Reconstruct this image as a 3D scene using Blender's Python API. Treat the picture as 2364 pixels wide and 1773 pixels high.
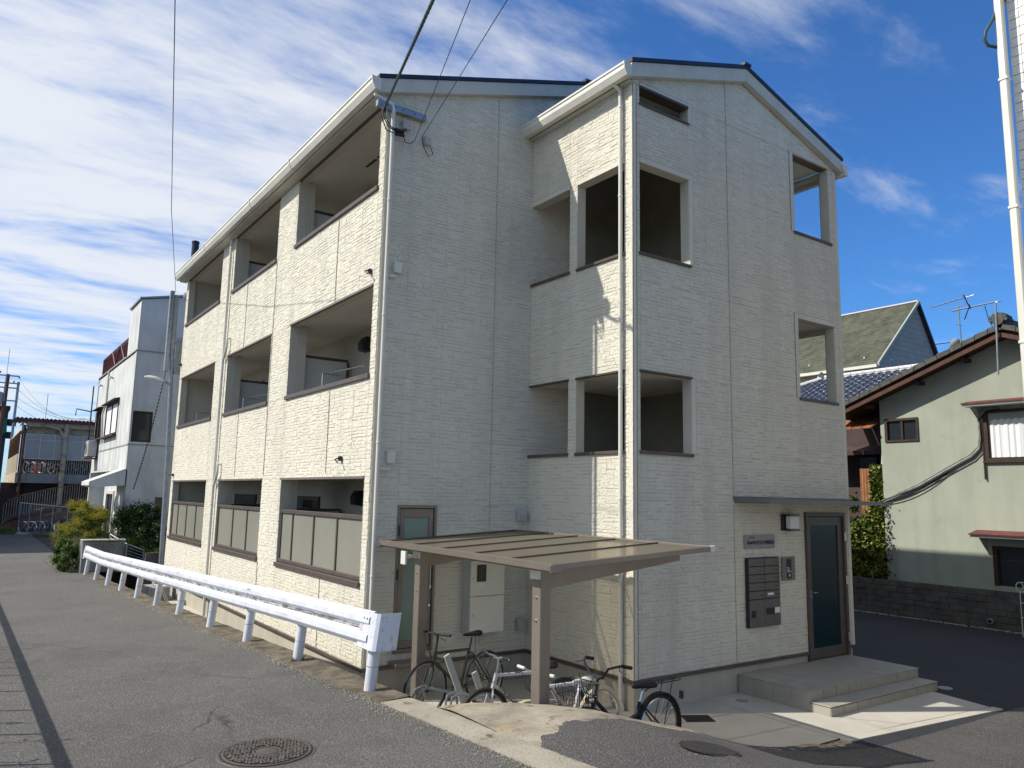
import bpy, math, random
from mathutils import Vector, Matrix, noise
random.seed(7)
S = bpy.context.scene
for o in list(bpy.data.objects): bpy.data.objects.remove(o)
COL = S.collection
rad = math.radians

# ------------------------------------------------------------------ camera
def view_axes(yaw, pitch, roll):
    fw = Vector((math.sin(yaw)*math.cos(pitch), math.cos(yaw)*math.cos(pitch), math.sin(pitch)))
    r = Vector((math.cos(yaw), -math.sin(yaw), 0)); u = r.cross(fw)
    return r*math.cos(roll)+u*math.sin(roll), -r*math.sin(roll)+u*math.cos(roll), fw
cam_d = bpy.data.cameras.new('camera'); cam = bpy.data.objects.new('camera', cam_d); COL.objects.link(cam)
r_, u_, f_ = view_axes(0.6132, 0.1454, 0.0204)
M = Matrix((( r_.x, u_.x, -f_.x, -7.2373), (r_.y, u_.y, -f_.y, -7.4448), (r_.z, u_.z, -f_.z, 2.703), (0, 0, 0, 1)))
cam.matrix_world = M
cam_d.sensor_width = 36; cam_d.lens = 26.958; cam_d.clip_start = .05; cam_d.clip_end = 2000
S.camera = cam

# ------------------------------------------------------------------ sun, sky, exposure
SUN = Vector((.638, -.362, -.682)).normalized()          # direction the light travels
elev = math.asin(-SUN.z); az = math.atan2(-SUN.x, -SUN.y)   # azimuth clockwise from +Y
sl = bpy.data.lights.new('sun', 'SUN'); so = bpy.data.objects.new('sun', sl); COL.objects.link(so)
sl.energy = 4.5; sl.angle = rad(.55); sl.color = (1, .945, .85)
so.rotation_euler = SUN.to_track_quat('-Z', 'Y').to_euler(); so.location = (-20, 12, 30)
W = bpy.data.worlds.new('World'); S.world = W; W.use_nodes = True
nt = W.node_tree; nt.nodes.clear(); N = nt.nodes.new; L = nt.links.new
def wmath(op, a, b=None, c=None):
    n = N('ShaderNodeMath'); n.operation = op
    for i, v in enumerate((a, b, c)):
        if v is None: continue
        if isinstance(v, (int, float)): n.inputs[i].default_value = v
        else: L(v, n.inputs[i])
    return n.outputs[0]
sky = N('ShaderNodeTexSky'); sky.sky_type = 'NISHITA'; sky.sun_disc = False
sky.sun_elevation = elev; sky.sun_rotation = az; sky.air_density = 1.0; sky.dust_density = .25; sky.ozone_density = 2.5
tc = N('ShaderNodeTexCoord'); sep = N('ShaderNodeSeparateXYZ'); L(tc.outputs['Generated'], sep.inputs[0])
zz = wmath('MAXIMUM', wmath('ADD', sep.outputs[2], .06), .03)
comb = N('ShaderNodeCombineXYZ'); L(wmath('DIVIDE', sep.outputs[0], zz), comb.inputs[0]); L(wmath('DIVIDE', sep.outputs[1], zz), comb.inputs[1])
mp = N('ShaderNodeMapping'); L(comb.outputs[0], mp.inputs[0]); mp.inputs['Rotation'].default_value = (0, 0, rad(28)); mp.inputs['Scale'].default_value = (.62, 1.35, 1); mp.inputs['Location'].default_value = (3.1, 1.7, 0)
n1 = N('ShaderNodeTexNoise'); n1.inputs['Scale'].default_value = 2.3; n1.inputs['Detail'].default_value = 11; n1.inputs['Roughness'].default_value = .62; n1.inputs['Distortion'].default_value = .25; L(mp.outputs[0], n1.inputs['Vector'])
n2 = N('ShaderNodeTexNoise'); n2.inputs['Scale'].default_value = .75; n2.inputs['Detail'].default_value = 4; L(mp.outputs[0], n2.inputs['Vector'])
dt = N('ShaderNodeVectorMath'); dt.operation = 'DOT_PRODUCT'; L(tc.outputs['Generated'], dt.inputs[0]); dt.inputs[1].default_value = (-.80, .58, .12)
side = N('ShaderNodeMapRange'); side.interpolation_type = 'SMOOTHSTEP'; L(dt.outputs['Value'], side.inputs[0])
for i, v in zip((1, 2, 3, 4), (-.80, .75, -.11, .40)): side.inputs[i].default_value = v
dens = wmath('ADD', wmath('ADD', wmath('MULTIPLY', n1.outputs[0], 1.25), wmath('MULTIPLY', n2.outputs[0], .55)), side.outputs[0])
mr = N('ShaderNodeMapRange'); mr.interpolation_type = 'SMOOTHSTEP'; L(dens, mr.inputs[0])
for i, v in zip((1, 2, 3, 4), (.87, 1.42, 0, .90)): mr.inputs[i].default_value = v
low = N('ShaderNodeMapRange'); L(sep.outputs[2], low.inputs[0])
for i, v in zip((1, 2, 3, 4), (-.02, .12, .25, 1)): low.inputs[i].default_value = v
fac = wmath('MULTIPLY', mr.outputs[0], low.outputs[0])
tint = N('ShaderNodeMix'); tint.data_type = 'RGBA'; tint.blend_type = 'MULTIPLY'; tint.inputs['Factor'].default_value = 1
L(sky.outputs[0], tint.inputs['A']); tint.inputs['B'].default_value = (.37, .73, 1.15, 1)
mx = N('ShaderNodeMix'); mx.data_type = 'RGBA'; L(fac, mx.inputs['Factor']); L(tint.outputs['Result'], mx.inputs['A']); mx.inputs['B'].default_value = (6.3, 6.5, 6.8, 1)
bg = N('ShaderNodeBackground'); L(mx.outputs['Result'], bg.inputs[0]); bg.inputs[1].default_value = .115
wo = N('ShaderNodeOutputWorld'); L(bg.outputs[0], wo.inputs[0])
S.view_settings.view_transform = 'Standard'; S.view_settings.look = 'None'; S.view_settings.gamma = 1; S.view_settings.exposure = 0.28
S.render.engine = 'CYCLES'; S.render.resolution_x = 1024; S.render.resolution_y = 768

# ------------------------------------------------------------------ materials
MATS = {}
def mat(name, col, rough=.7, col2=None, scale=3.0, detail=6, bump=0.0, bscale=60, metal=0, spots=None, streak=None, alpha=1, trans=0, stretch=None, lo=.35, hi=.65, ior=1.45, coat=0):
    if name in MATS: return MATS[name]
    m = bpy.data.materials.new(name); m.use_nodes = True; t = m.node_tree; nn = t.nodes.new; ll = t.links.new
    b = t.nodes['Principled BSDF']; b.inputs['Roughness'].default_value = rough; b.inputs['Metallic'].default_value = metal; b.inputs['IOR'].default_value = ior
    if trans: b.inputs['Transmission Weight'].default_value = trans
    if coat: b.inputs['Coat Weight'].default_value = coat; b.inputs['Coat Roughness'].default_value = .12
    b.inputs['Alpha'].default_value = alpha
    g = nn('ShaderNodeNewGeometry'); mpn = nn('ShaderNodeMapping'); ll(g.outputs['Position'], mpn.inputs[0])
    if stretch: mpn.inputs['Scale'].default_value = stretch
    def noi(s, d, vec=None, r=.55):
        n = nn('ShaderNodeTexNoise'); n.inputs['Scale'].default_value = s; n.inputs['Detail'].default_value = d; n.inputs['Roughness'].default_value = r
        ll(vec or mpn.outputs[0], n.inputs['Vector']); return n
    def ramp(src, a, z):
        r = nn('ShaderNodeMapRange'); ll(src, r.inputs[0]); r.inputs[1].default_value = a; r.inputs[2].default_value = z; return r.outputs[0]
    def mix(f, a, c):
        x = nn('ShaderNodeMix'); x.data_type = 'RGBA'; ll(f, x.inputs['Factor'])
        if isinstance(a, tuple): x.inputs['A'].default_value = (*a, 1)
        else: ll(a, x.inputs['A'])
        if isinstance(c, tuple): x.inputs['B'].default_value = (*c, 1)
        else: ll(c, x.inputs['B'])
        return x.outputs['Result']
    out = None
    if col2: out = mix(ramp(noi(scale, detail).outputs[0], lo, hi), col, col2)
    if spots:      # list of (colour, scale, threshold lo, hi, strength)
        for c, s, a, z, k in spots:
            f = ramp(noi(s, 8, r=.65).outputs[0], a, z); mm = nn('ShaderNodeMath'); mm.operation = 'MULTIPLY'; ll(f, mm.inputs[0]); mm.inputs[1].default_value = k
            out = mix(mm.outputs[0], out or col, c)
    if streak:     # (colour, strength): rain-washed vertical dirt
        mp2 = nn('ShaderNodeMapping'); ll(g.outputs['Position'], mp2.inputs[0]); mp2.inputs['Scale'].default_value = (2.2, 2.2, .22)
        f = ramp(noi(1.0, 8, mp2.outputs[0], .6).outputs[0], .48, .75); mm = nn('ShaderNodeMath'); mm.operation = 'MULTIPLY'; ll(f, mm.inputs[0]); mm.inputs[1].default_value = streak[1]
        out = mix(mm.outputs[0], out or col, streak[0])
    if out: ll(out, b.inputs['Base Color'])
    else: b.inputs['Base Color'].default_value = (*col, 1)
    if bump:
        bn = nn('ShaderNodeBump'); bn.inputs['Strength'].default_value = min(1, bump); bn.inputs['Distance'].default_value = .02
        ll(noi(bscale, 5, g.outputs['Position'], .6).outputs[0], bn.inputs['Height']); ll(bn.outputs[0], b.inputs['Normal'])
    MATS[name] = m; return m

cream = mat('cream_siding', (.69, .655, .54), .8, (.645, .61, .505), 1.3, 5, .8, 26, streak=((.41, .40, .345), .42))
cream_g = mat('cream_siding_joint', (.565, .535, .44), .9, (.52, .49, .405), 3, 4, .3, 60)
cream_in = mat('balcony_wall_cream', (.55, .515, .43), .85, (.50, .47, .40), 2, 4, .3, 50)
soffit_m = mat('soffit_white', (.66, .64, .57), .8, (.60, .585, .52), 1.1, 3, .05, 40)
trim_w = mat('cream_white_plastic', (.68, .665, .59), .45, (.62, .605, .535), 2.2, 5, streak=((.34, .33, .28), .25))
fascia_m = mat('fascia_board', (.55, .535, .47), .6, (.50, .49, .43), 2, 5, streak=((.25, .25, .22), .3))
found_m = mat('foundation_render', (.46, .43, .35), .85, (.42, .395, .33), 2.3, 6, .15, 90, streak=((.24, .225, .18), .5))
navy = mat('navy_roof_metal', (.018, .022, .04), .35, (.025, .03, .05), 3, 3)
bronze = mat('bronze_aluminium', (.125, .098, .082), .42, (.10, .08, .068), 4, 4, metal=.3)
bronze_l = mat('light_bronze_aluminium', (.235, .20, .165), .42, (.205, .175, .145), 3, 4, metal=.35)
frost = mat('smoked_acrylic_panel', (.25, .245, .20), .3, (.22, .215, .18), .9, 3)
white_brd = mat('white_partition_board', (.58, .59, .56), .6, (.53, .54, .52), 1.5, 3)
dark = mat('dark_plastic', (.02, .02, .022), .45)
black = mat('black_rubber', (.012, .012, .013), .7)
grey_pl = mat('grey_plastic_box', (.42, .42, .40), .5, (.38, .38, .36), 5, 3)
galv = mat('galvanised_steel', (.33, .36, .39), .42, (.25, .28, .31), 9, 5, metal=.55)
chrome = mat('chrome', (.62, .62, .62), .18, metal=1)
rail_w = mat('guardrail_white_paint', (.66, .685, .735), .42, (.58, .605, .655), 2.5, 6, .06, 25, spots=[((.30, .16, .07), 7, .66, .74, .7), ((.25, .26, .27), 23, .60, .72, .55), ((.50,.50,.50), 3, .52, .66, .45)], streak=((.44, .42, .40), .5))
wing_m = mat('chipped_white_end_paint', (.66, .685, .735), .45, (.58, .605, .655), 3.5, 6, .1, 25, spots=[((.42, .19, .08), 8, .56, .66, .7), ((.30, .22, .16), 19, .58, .66, .5), ((.13, .13, .14), 30, .62, .70, .7)])
rail_dirty = mat('grime_in_rail_groove', (.13, .13, .13), .8, (.46, .475, .5), 14, 7, .2, 60, stretch=(1, .35, 2), lo=.42, hi=.6)
asphalt = mat('worn_asphalt', (.115, .110, .100), .9, (.090, .086, .080), .6, 6, 1.0, 70, spots=[((.34, .33, .30), 62, .51, .63, .6), ((.03, .03, .03), 48, .52, .64, .6), ((.17, .155, .13), 1.7, .56, .78, .5), ((.07, .068, .062), .45, .56, .70, .5), ((.085,.082,.076), .8, .585, .60, .4), ((.045,.043,.04), 2.6, .66, .72, .6)])
asphalt2 = mat('coarse_asphalt', (.085, .079, .075), .88, (.062, .058, .056), 1.1, 6, 1.0, 60, spots=[((.33, .32, .30), 78, .52, .64, .6), ((.022, .022, .022), 62, .52, .64, .65)])
asphalt_shade = mat('shade_dark_street_asphalt', (.032, .037, .045), .85, (.028, .031, .037), 1.0, 6, .9, 100, spots=[((.14, .14, .14), 190, .62, .72, .6)])  # darkened, bluish asphalt: the building's shade on the street put into the colour
conc_old = mat('old_weathered_concrete', (.42, .37, .28), .92, (.22, .195, .155), 2.2, 10, .6, 90, spots=[((.48, .36, .20), 1.3, .50, .62, .75), ((.06, .05, .038), 8, .57, .66, .75), ((.12, .10, .075), 2.7, .54, .68, .75), ((.06,.055,.045), 55, .56, .66, .5)], stretch=(1, 1, 1))
conc_strip = mat('concrete_road_edge', (.40, .365, .29), .92, (.29, .265, .21), 2.4, 9, .8, 60, spots=[((.05, .045, .035), 5, .60, .68, .8), ((.16, .14, .11), 22, .58, .68, .7)])
moss = mat('mossy_dirt', (.075, .060, .042), .95, (.17, .145, .105), 5, 9, .9, 45, spots=[((.04, .035, .025), 11, .55, .66, .7), ((.30, .26, .19), 16, .64, .72, .8)])
conc_pad = mat('pale_concrete_slab', (.50, .47, .40), .85, (.43, .405, .345), 1.4, 8, .25, 120, spots=[((.34, .31, .26), 4, .60, .74, .5)])
step_tile = mat('grey_step_tile', (.36, .34, .28), .6, (.315, .30, .25), 5, 5, .15, 200)
tile_joint = mat('tile_joint', (.12, .12, .11), .9)
conc_grey = mat('grey_concrete', (.34, .335, .31), .9, (.27, .265, .25), 1.6, 8, .4, 50, streak=((.13, .13, .12), .5))
earth = mat('dark_earth', (.085, .07, .05), .95, (.045, .038, .028), 4, 8, .9, 30)
iron = mat('cast_iron', (.125, .105, .09), .6, (.09, .078, .068), 18, 6, .3, 120, metal=.35)
iron_d = mat('iron_groove', (.02, .018, .016), .8)
rust = mat('rusty_steel', (.22, .105, .06), .85, (.10, .05, .035), 9, 8, .4, 60)
rust_c = mat('rust_streaked_cream_paint', (.50, .43, .32), .8, (.30, .17, .09), 3.5, 8, .3, 50, lo=.5, hi=.7)
wb_white = mat('stained_white_render', (.64, .65, .63), .85, (.50, .515, .50), 1.0, 8, .2, 40, spots=[((.34, .35, .34), 1.6, .56, .72, .45)], streak=((.27, .275, .26), .6))
glass_d = mat('dark_window_glass', (.02, .025, .03), .06, ior=1.5, coat=.5)
glass_g = mat('green_frosted_glass', (.16, .235, .19), .35, (.24, .30, .245), .9, 3)
door_glass = mat('dark_teal_door_glass', (.006, .022, .026), .16, coat=.25)
green_wall = mat('pale_green_render', (.365, .39, .315), .9, (.31, .335, .27), .8, 9, .3, 70, spots=[((.24, .265, .22), 2.0, .56, .75, .5)], streak=((.235, .26, .22), .5))
wood = mat('weathered_orange_wood', (.36, .145, .045), .8, (.16, .06, .025), 8, 7, .3, 50)
wood_d = mat('dark_brown_wood', (.055, .03, .02), .75, (.03, .018, .013), 6, 6)
oldtile = mat('grey_roof_tile', (.10, .095, .085), .8, (.06, .058, .052), 7, 7, .4, 50)
bluetile = mat('blue_glazed_tile', (.018, .022, .036), .3, (.03, .035, .05), 9, 4, coat=.4)
ridge_w = mat('pale_ridge_mortar', (.58, .58, .57), .6)
shingle = mat('mossy_green_shingle', (.115, .12, .082), .92, (.062, .066, .048), 2.2, 9, .7, 30, stretch=(1, 1, .6), spots=[((.17, .175, .125), 6, .58, .7, .6), ((.035, .04, .025), 1.5, .6, .8, .6)])
lapcream = mat('cream_lap_board', (.66, .62, .47), .8, (.60, .56, .43), 2, 4)
lapcream_shade = mat('shade_grey_lap_board', (.40, .385, .345), .8, (.35, .34, .31), 2, 4)  # greyed copy of the cream boards, gable shade put into the colour
maroon = mat('maroon_painted_steel', (.16, .04, .035), .6, (.10, .03, .028), 5, 5)
tilewhite = mat('white_glazed_tile', (.80, .795, .765), .4, (.74, .735, .70), 5, 4, .4, 28)
grout = mat('tile_grout', (.42, .41, .39), .9)
block_m = mat('old_concrete_block', (.12, .11, .095), .95, (.07, .066, .06), 3, 8, .6, 45, spots=[((.05, .06, .035), 2.2, .52, .7, .6)])
curtain_m = mat('white_curtain', (.75, .76, .76), .9)
leaf_y = mat('goldenrod_yellow', (.50, .40, .03), .8, (.36, .33, .03), 8, 3)
leaf_g = mat('leaf_green', (.075, .135, .022), .6, (.035, .075, .014), 2.5, 5)
leaf_l = mat('leaf_light_green', (.22, .28, .06), .6, (.12, .18, .035), 3, 5)
leaf_d = mat('leaf_dark_green', (.03, .062, .016), .6, (.018, .038, .011), 3, 5)
grass_m = mat('grass_blade', (.20, .30, .08), .7, (.30, .33, .14), 3, 5)
ivy_m = mat('ivy_leaf', (.30, .34, .075), .55, (.13, .17, .035), 4, 5)
stem_m = mat('plant_stem', (.13, .10, .05), .8)
netgreen = mat('green_site_net', (.01, .16, .095), .8)
dkwall = mat('dark_slate_wall', (.04, .045, .06), .8)
brownwall = mat('brown_corrugated_wall', (.075, .045, .04), .7, (.05, .03, .027), 3, 5)
red_m = mat('red_paint', (.45, .03, .02), .6)
sign_m = mat('brushed_steel_plate', (.30, .29, .28), .45, (.27, .26, .255), 30, 4, metal=.25, stretch=(1, 1, 14))
mail_m = mat('brown_steel_mailbox', (.165, .14, .12), .4, (.145, .125, .108), 5, 3, metal=.3)
lampglass = mat('white_lamp_cover', (.72, .72, .70), .35)
paper = mat('white_label', (.75, .75, .72), .7)
cable_g = mat('green_black_cable', (.035, .075, .062), .6)
cable_k = mat('black_cable', (.012, .012, .014), .6)
cable_w = mat('grey_wrapped_conduit', (.30, .295, .27), .7, (.16, .155, .14), 8, 5)
blue_m = mat('light_blue_paint', (.10, .34, .50), .4)
ftrans = mat('clear_corrugated_screen', (.47, .46, .42), .45, (.36, .35, .32), 1.4, 4)
roof_poly = mat('smoked_polycarbonate', (.33, .31, .255), .28, (.29, .275, .225), .7, 4)
t_ = roof_poly.node_tree; _b = t_.nodes['Principled BSDF']; _tr = t_.nodes.new('ShaderNodeBsdfTranslucent'); _tr.inputs[0].default_value = (.55, .50, .40, 1)
_ms = t_.nodes.new('ShaderNodeMixShader'); _ms.inputs[0].default_value = .42; t_.links.new(_b.outputs[0], _ms.inputs[1]); t_.links.new(_tr.outputs[0], _ms.inputs[2]); t_.links.new(_ms.outputs[0], t_.nodes['Material Output'].inputs[0])
_t2 = t_.nodes.new('ShaderNodeBsdfTransparent'); _t2.inputs[0].default_value = (.92, .87, .76, 1); _m2 = t_.nodes.new('ShaderNodeMixShader'); _m2.inputs[0].default_value = .44
t_.links.new(_ms.outputs[0], _m2.inputs[1]); t_.links.new(_t2.outputs[0], _m2.inputs[2]); t_.links.new(_m2.outputs[0], t_.nodes['Material Output'].inputs[0])

# cracks drawn into the road colour (thin lines, wear)
def add_cracks(m, sc, k=.75):
    t = m.node_tree; nn = t.nodes.new; ll = t.links.new; b = t.nodes['Principled BSDF']; src = b.inputs['Base Color'].links[0].from_socket
    g = nn('ShaderNodeNewGeometry'); no = nn('ShaderNodeTexNoise'); no.inputs['Scale'].default_value = 2.1; no.inputs['Detail'].default_value = 9; ll(g.outputs['Position'], no.inputs['Vector'])
    sc1 = nn('ShaderNodeVectorMath'); sc1.operation = 'SCALE'; ll(no.outputs['Color'], sc1.inputs[0]); sc1.inputs['Scale'].default_value = .22
    ad = nn('ShaderNodeVectorMath'); ad.operation = 'ADD'; ll(g.outputs['Position'], ad.inputs[0]); ll(sc1.outputs[0], ad.inputs[1])
    v = nn('ShaderNodeTexVoronoi'); v.feature = 'DISTANCE_TO_EDGE'; v.inputs['Scale'].default_value = sc; ll(ad.outputs[0], v.inputs['Vector'])
    r = nn('ShaderNodeMapRange'); ll(v.outputs['Distance'], r.inputs[0]); r.inputs[1].default_value = .001; r.inputs[2].default_value = .006; r.inputs[3].default_value = 1; r.inputs[4].default_value = 0
    n3 = nn('ShaderNodeTexNoise'); n3.inputs['Scale'].default_value = .7; n3.inputs['Detail'].default_value = 3; ll(g.outputs['Position'], n3.inputs['Vector'])
    r3 = nn('ShaderNodeMapRange'); ll(n3.outputs[0], r3.inputs[0]); r3.inputs[1].default_value = .50; r3.inputs[2].default_value = .60
    mm = nn('ShaderNodeMath'); mm.operation = 'MULTIPLY'; ll(r.outputs[0], mm.inputs[0]); ll(r3.outputs[0], mm.inputs[1])
    m2 = nn('ShaderNodeMath'); m2.operation = 'MULTIPLY'; ll(mm.outputs[0], m2.inputs[0]); m2.inputs[1].default_value = k
    x = nn('ShaderNodeMix'); x.data_type = 'RGBA'; ll(m2.outputs[0], x.inputs['Factor']); ll(src, x.inputs['A']); x.inputs['B'].default_value = (.022, .022, .02, 1); ll(x.outputs['Result'], b.inputs['Base Color'])
add_cracks(asphalt, .42); add_cracks(asphalt2, .6, .5); add_cracks(conc_old, .8, .8)

# ------------------------------------------------------------------ mesh helpers
class MB:
    def __init__(s): s.v = []; s.f = []
    def add(s, vs, fs):
        n = len(s.v); s.v += [tuple(v) for v in vs]; s.f += [tuple(i+n for i in f) for f in fs]; return s
    def box(s, x0, x1, y0, y1, z0, z1):
        return s.add([(x0,y0,z0),(x1,y0,z0),(x1,y1,z0),(x0,y1,z0),(x0,y0,z1),(x1,y0,z1),(x1,y1,z1),(x0,y1,z1)],
                     [(0,3,2,1),(4,5,6,7),(0,1,5,4),(1,2,6,5),(2,3,7,6),(3,0,4,7)])
    def bbox(s, x0, x1, y0, y1, z0, z1, b=.006):      # box with small chamfers on every edge
        c = [(x0,x1),(y0,y1),(z0,z1)]; pts = []
        b = min(b, (x1-x0)*.4, (y1-y0)*.4, (z1-z0)*.4)
        bm = {}
        for ix in (0,1):
            for iy in (0,1):
                for iz in (0,1):
                    P = [c[0][ix], c[1][iy], c[2][iz]]; sg = [1-2*ix, 1-2*iy, 1-2*iz]
                    for a in range(3):      # vertex lying on the face normal to axis a
                        q = [P[k]+(0 if k == a else sg[k]*b) for k in range(3)]; bm[(ix,iy,iz,a)] = len(pts); pts.append(q)
        F = []
        for a in range(3):
            o = [k for k in range(3) if k != a]
            for e in (0,1):
                q = []
                for (i, j) in ((0,0),(1,0),(1,1),(0,1)):
                    k = [0,0,0]; k[a] = e; k[o[0]] = i; k[o[1]] = j; q.append(bm[(*k, a)])
                F.append(q)
            for (i, j) in ((0,0),(1,0),(1,1),(0,1)):     # edge chamfers along axis a
                q = []
                for e, (f1, f2) in ((0, (o[0], o[1])), (1, (o[1], o[0]))):
                    k = [0,0,0]; k[a] = e; k[o[0]] = i; k[o[1]] = j; q += [bm[(*k, f1)], bm[(*k, f2)]]
                F.append(q)
        for ix in (0,1):
            for iy in (0,1):
                for iz in (0,1): F.append([bm[(ix,iy,iz,a)] for a in range(3)])
        return s.add(pts, F)
    def tube(s, pts, r, n=8, cap=True, closed=False):
        pts = [Vector(p) for p in pts]; m = len(pts); rs = r if isinstance(r, (list, tuple)) else [r]*m
        vs = []; prev = None
        for i, p in enumerate(pts):
            if closed: d = pts[(i+1) % m]-pts[i-1]
            else: d = (pts[min(i+1, m-1)]-pts[max(i-1, 0)])
            d = d.normalized() if d.length > 1e-9 else Vector((0,0,1))
            if prev is None:
                a = d.cross(Vector((0,0,1)));
                if a.length < .1: a = d.cross(Vector((0,1,0)))
                a.normalize()
            else:
                a = prev-d*prev.dot(d); a = a.normalized() if a.length > 1e-6 else d.orthogonal().normalized()
            prev = a; b = d.cross(a)
            for k in range(n):
                t = 2*math.pi*k/n; vs.append(p+(a*math.cos(t)+b*math.sin(t))*rs[i])
        fs = []
        for i in range(m if closed else m-1):
            j = (i+1) % m
            for k in range(n): fs.append((i*n+k, i*n+(k+1) % n, j*n+(k+1) % n, j*n+k))
        if cap and not closed: fs += [tuple(range(n))[::-1], tuple((m-1)*n+k for k in range(n))]
        return s.add(vs, fs)
    def ring(s, c, axis, R, r, N_=28, n=6, sq=1.0):
        c = Vector(c); ax = Vector(axis).normalized(); a = ax.orthogonal().normalized(); b = ax.cross(a)
        vs = []; fs = []
        for i in range(N_):
            t = 2*math.pi*i/N_; d = a*math.cos(t)+b*math.sin(t)
            for k in range(n):
                u = 2*math.pi*k/n; vs.append(c+d*(R+r*math.cos(u))+ax*(r*sq*math.sin(u)))
        for i in range(N_):
            j = (i+1) % N_
            for k in range(n): fs.append((i*n+k, i*n+(k+1) % n, j*n+(k+1) % n, j*n+k))
        return s.add(vs, fs)
    def disc(s, c, axis, R, h, N_=16):
        c = Vector(c); ax = Vector(axis).normalized(); return s.tube([c-ax*h/2, c+ax*h/2], R, N_)
    def lathe(s, c, prof, n=16):
        vs = []; fs = []
        for (r, z) in prof:
            for k in range(n): t = 2*math.pi*k/n; vs.append((c[0]+r*math.cos(t), c[1]+r*math.sin(t), c[2]+z))
        for i in range(len(prof)-1):
            for k in range(n): fs.append((i*n+k, i*n+(k+1) % n, (i+1)*n+(k+1) % n, (i+1)*n+k))
        return s.add(vs, fs+[tuple(range(n))[::-1], tuple((len(prof)-1)*n+k for k in range(n))])
    def prism(s, poly, axis, a0, a1):      # poly of 2D points extruded along an axis
        n = len(poly)
        def mk(p, a):
            q = list(p); q.insert(axis, a); return q
        return s.add([mk(p, a0) for p in poly]+[mk(p, a1) for p in poly],
                     [tuple(range(n))[::-1], tuple(range(n, 2*n))]+[(i, (i+1) % n, (i+1) % n+n, i+n) for i in range(n)])
    def rbox(s, c, sx, sy, sz, rot):      # rotated box, rot is a 3x3 matrix
        m = MB().box(-sx/2, sx/2, -sy/2, sy/2, -sz/2, sz/2); c = Vector(c)
        return s.add([rot @ Vector(v)+c for v in m.v], m.f)
    def mesh(s, name, m, off=(0,0,0), smooth=False):
        me = bpy.data.meshes.new(name); o = Vector(off)
        me.from_pydata([tuple(Vector(v)-o) for v in s.v], [], s.f); me.materials.append(m)
        import bmesh
        bm = bmesh.new(); bm.from_mesh(me); bmesh.ops.recalc_face_normals(bm, faces=bm.faces); bm.to_mesh(me); bm.free()
        if smooth:
            me.polygons.foreach_set('use_smooth', [True]*len(me.polygons))
            try: me.set_sharp_from_angle(angle=rad(40))
            except Exception: pass
        me.update(); return me
    def build(s, name, m, parent=None, smooth=False, local=False, kind=None, label=None):
        off = (0,0,0)
        if parent and not local:
            q = parent; off = Vector((0,0,0))
            while q: off = off+q.location; q = q.parent
        me = s.mesh(name, m, off, smooth); o = bpy.data.objects.new(name, me); COL.objects.link(o)
        if parent: o.parent = parent
        if kind: o['kind'] = kind
        if label: o['label'] = label
        return o
def tag(o, label, cat, group=None):
    o['label'] = label; o['category'] = cat
    if group: o['group'] = group
    return o
def thing(name, label, cat, loc=(0,0,0), group=None, rz=0):
    o = bpy.data.objects.new(name, None); COL.objects.link(o); o.location = loc; o.rotation_euler = (0,0,rz); o.empty_display_size = .2
    return tag(o, label, cat, group)
def struct(mb, name, m, smooth=False): return mb.build(name, m, None, smooth, kind='structure')
def inst(src, loc, parent, rot=(0,0,0), scale=(1,1,1), m=None):
    o = src.copy(); COL.objects.link(o); o.parent = parent; o.location = loc; o.rotation_euler = rot; o.scale = scale
    return o
def lerp(a, b, t): return a+(b-a)*t
def interp(x, pts):
    if x <= pts[0][0]: return pts[0][1]
    for (a, p), (b, q) in zip(pts, pts[1:]):
        if x <= b: return lerp(p, q, (x-a)/(b-a))
    return pts[-1][1]
def sag(a, b, s, n=16):
    a = Vector(a); b = Vector(b); return [a.lerp(b, i/n)-Vector((0,0,4*s*(i/n)*(1-i/n))) for i in range(n+1)]

# wall skin with openings; plane axis 'x' or 'y', thickness inward (+), top given by a function of u
def wall(name, axis, p, u0, u1, z0, z1, ops, th, m, parent, top=None, inward=1, kinks=(), label=None):
    us = sorted(set([u0, u1]+[o[0] for o in ops]+[o[1] for o in ops]+list(kinks))); us = [u for u in us if u0-1e-6 <= u <= u1+1e-6]
    zs = sorted(set([z0, z1]+[o[2] for o in ops]+[o[3] for o in ops])); zs = [z for z in zs if z0-1e-6 <= z <= z1+1e-6]
    def solid(i, j):
        if i < 0 or j < 0 or i >= len(us)-1 or j >= len(zs)-1: return False
        cu = (us[i]+us[i+1])/2; cz = (zs[j]+zs[j+1])/2
        return not any(o[0] < cu < o[1] and o[2] < cz < o[3] for o in ops)
    mb = MB(); P = lambda u, z, d: ((p+d*th*inward, u, z) if axis == 'x' else (u, p+d*th*inward, z))
    cells = []
    for i in range(len(us)-1):
        for j in range(len(zs)-1):
            if not solid(i, j): continue
            a, b, c, d = us[i], us[i+1], zs[j], zs[j+1]; da = db = d
            if top and j == len(zs)-2: da, db = top(a), top(b)
            cells.append((a, b, c, da, db))
            mb.add([P(a,c,0),P(b,c,0),P(b,db,0),P(a,da,0)], [(0,1,2,3)]); mb.add([P(a,c,1),P(b,c,1),P(b,db,1),P(a,da,1)], [(0,1,2,3)])
            if not solid(i-1, j): mb.add([P(a,c,0),P(a,c,1),P(a,da,1),P(a,da,0)], [(0,1,2,3)])
            if not solid(i+1, j): mb.add([P(b,c,0),P(b,c,1),P(b,db,1),P(b,db,0)], [(0,1,2,3)])
            if not solid(i, j-1): mb.add([P(a,c,0),P(b,c,0),P(b,c,1),P(a,c,1)], [(0,1,2,3)])
            if not solid(i, j+1): mb.add([P(a,da,0),P(b,db,0),P(b,db,1),P(a,da,1)], [(0,1,2,3)])
    mb.build(name, m, parent, label=label)
    return cells
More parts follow.
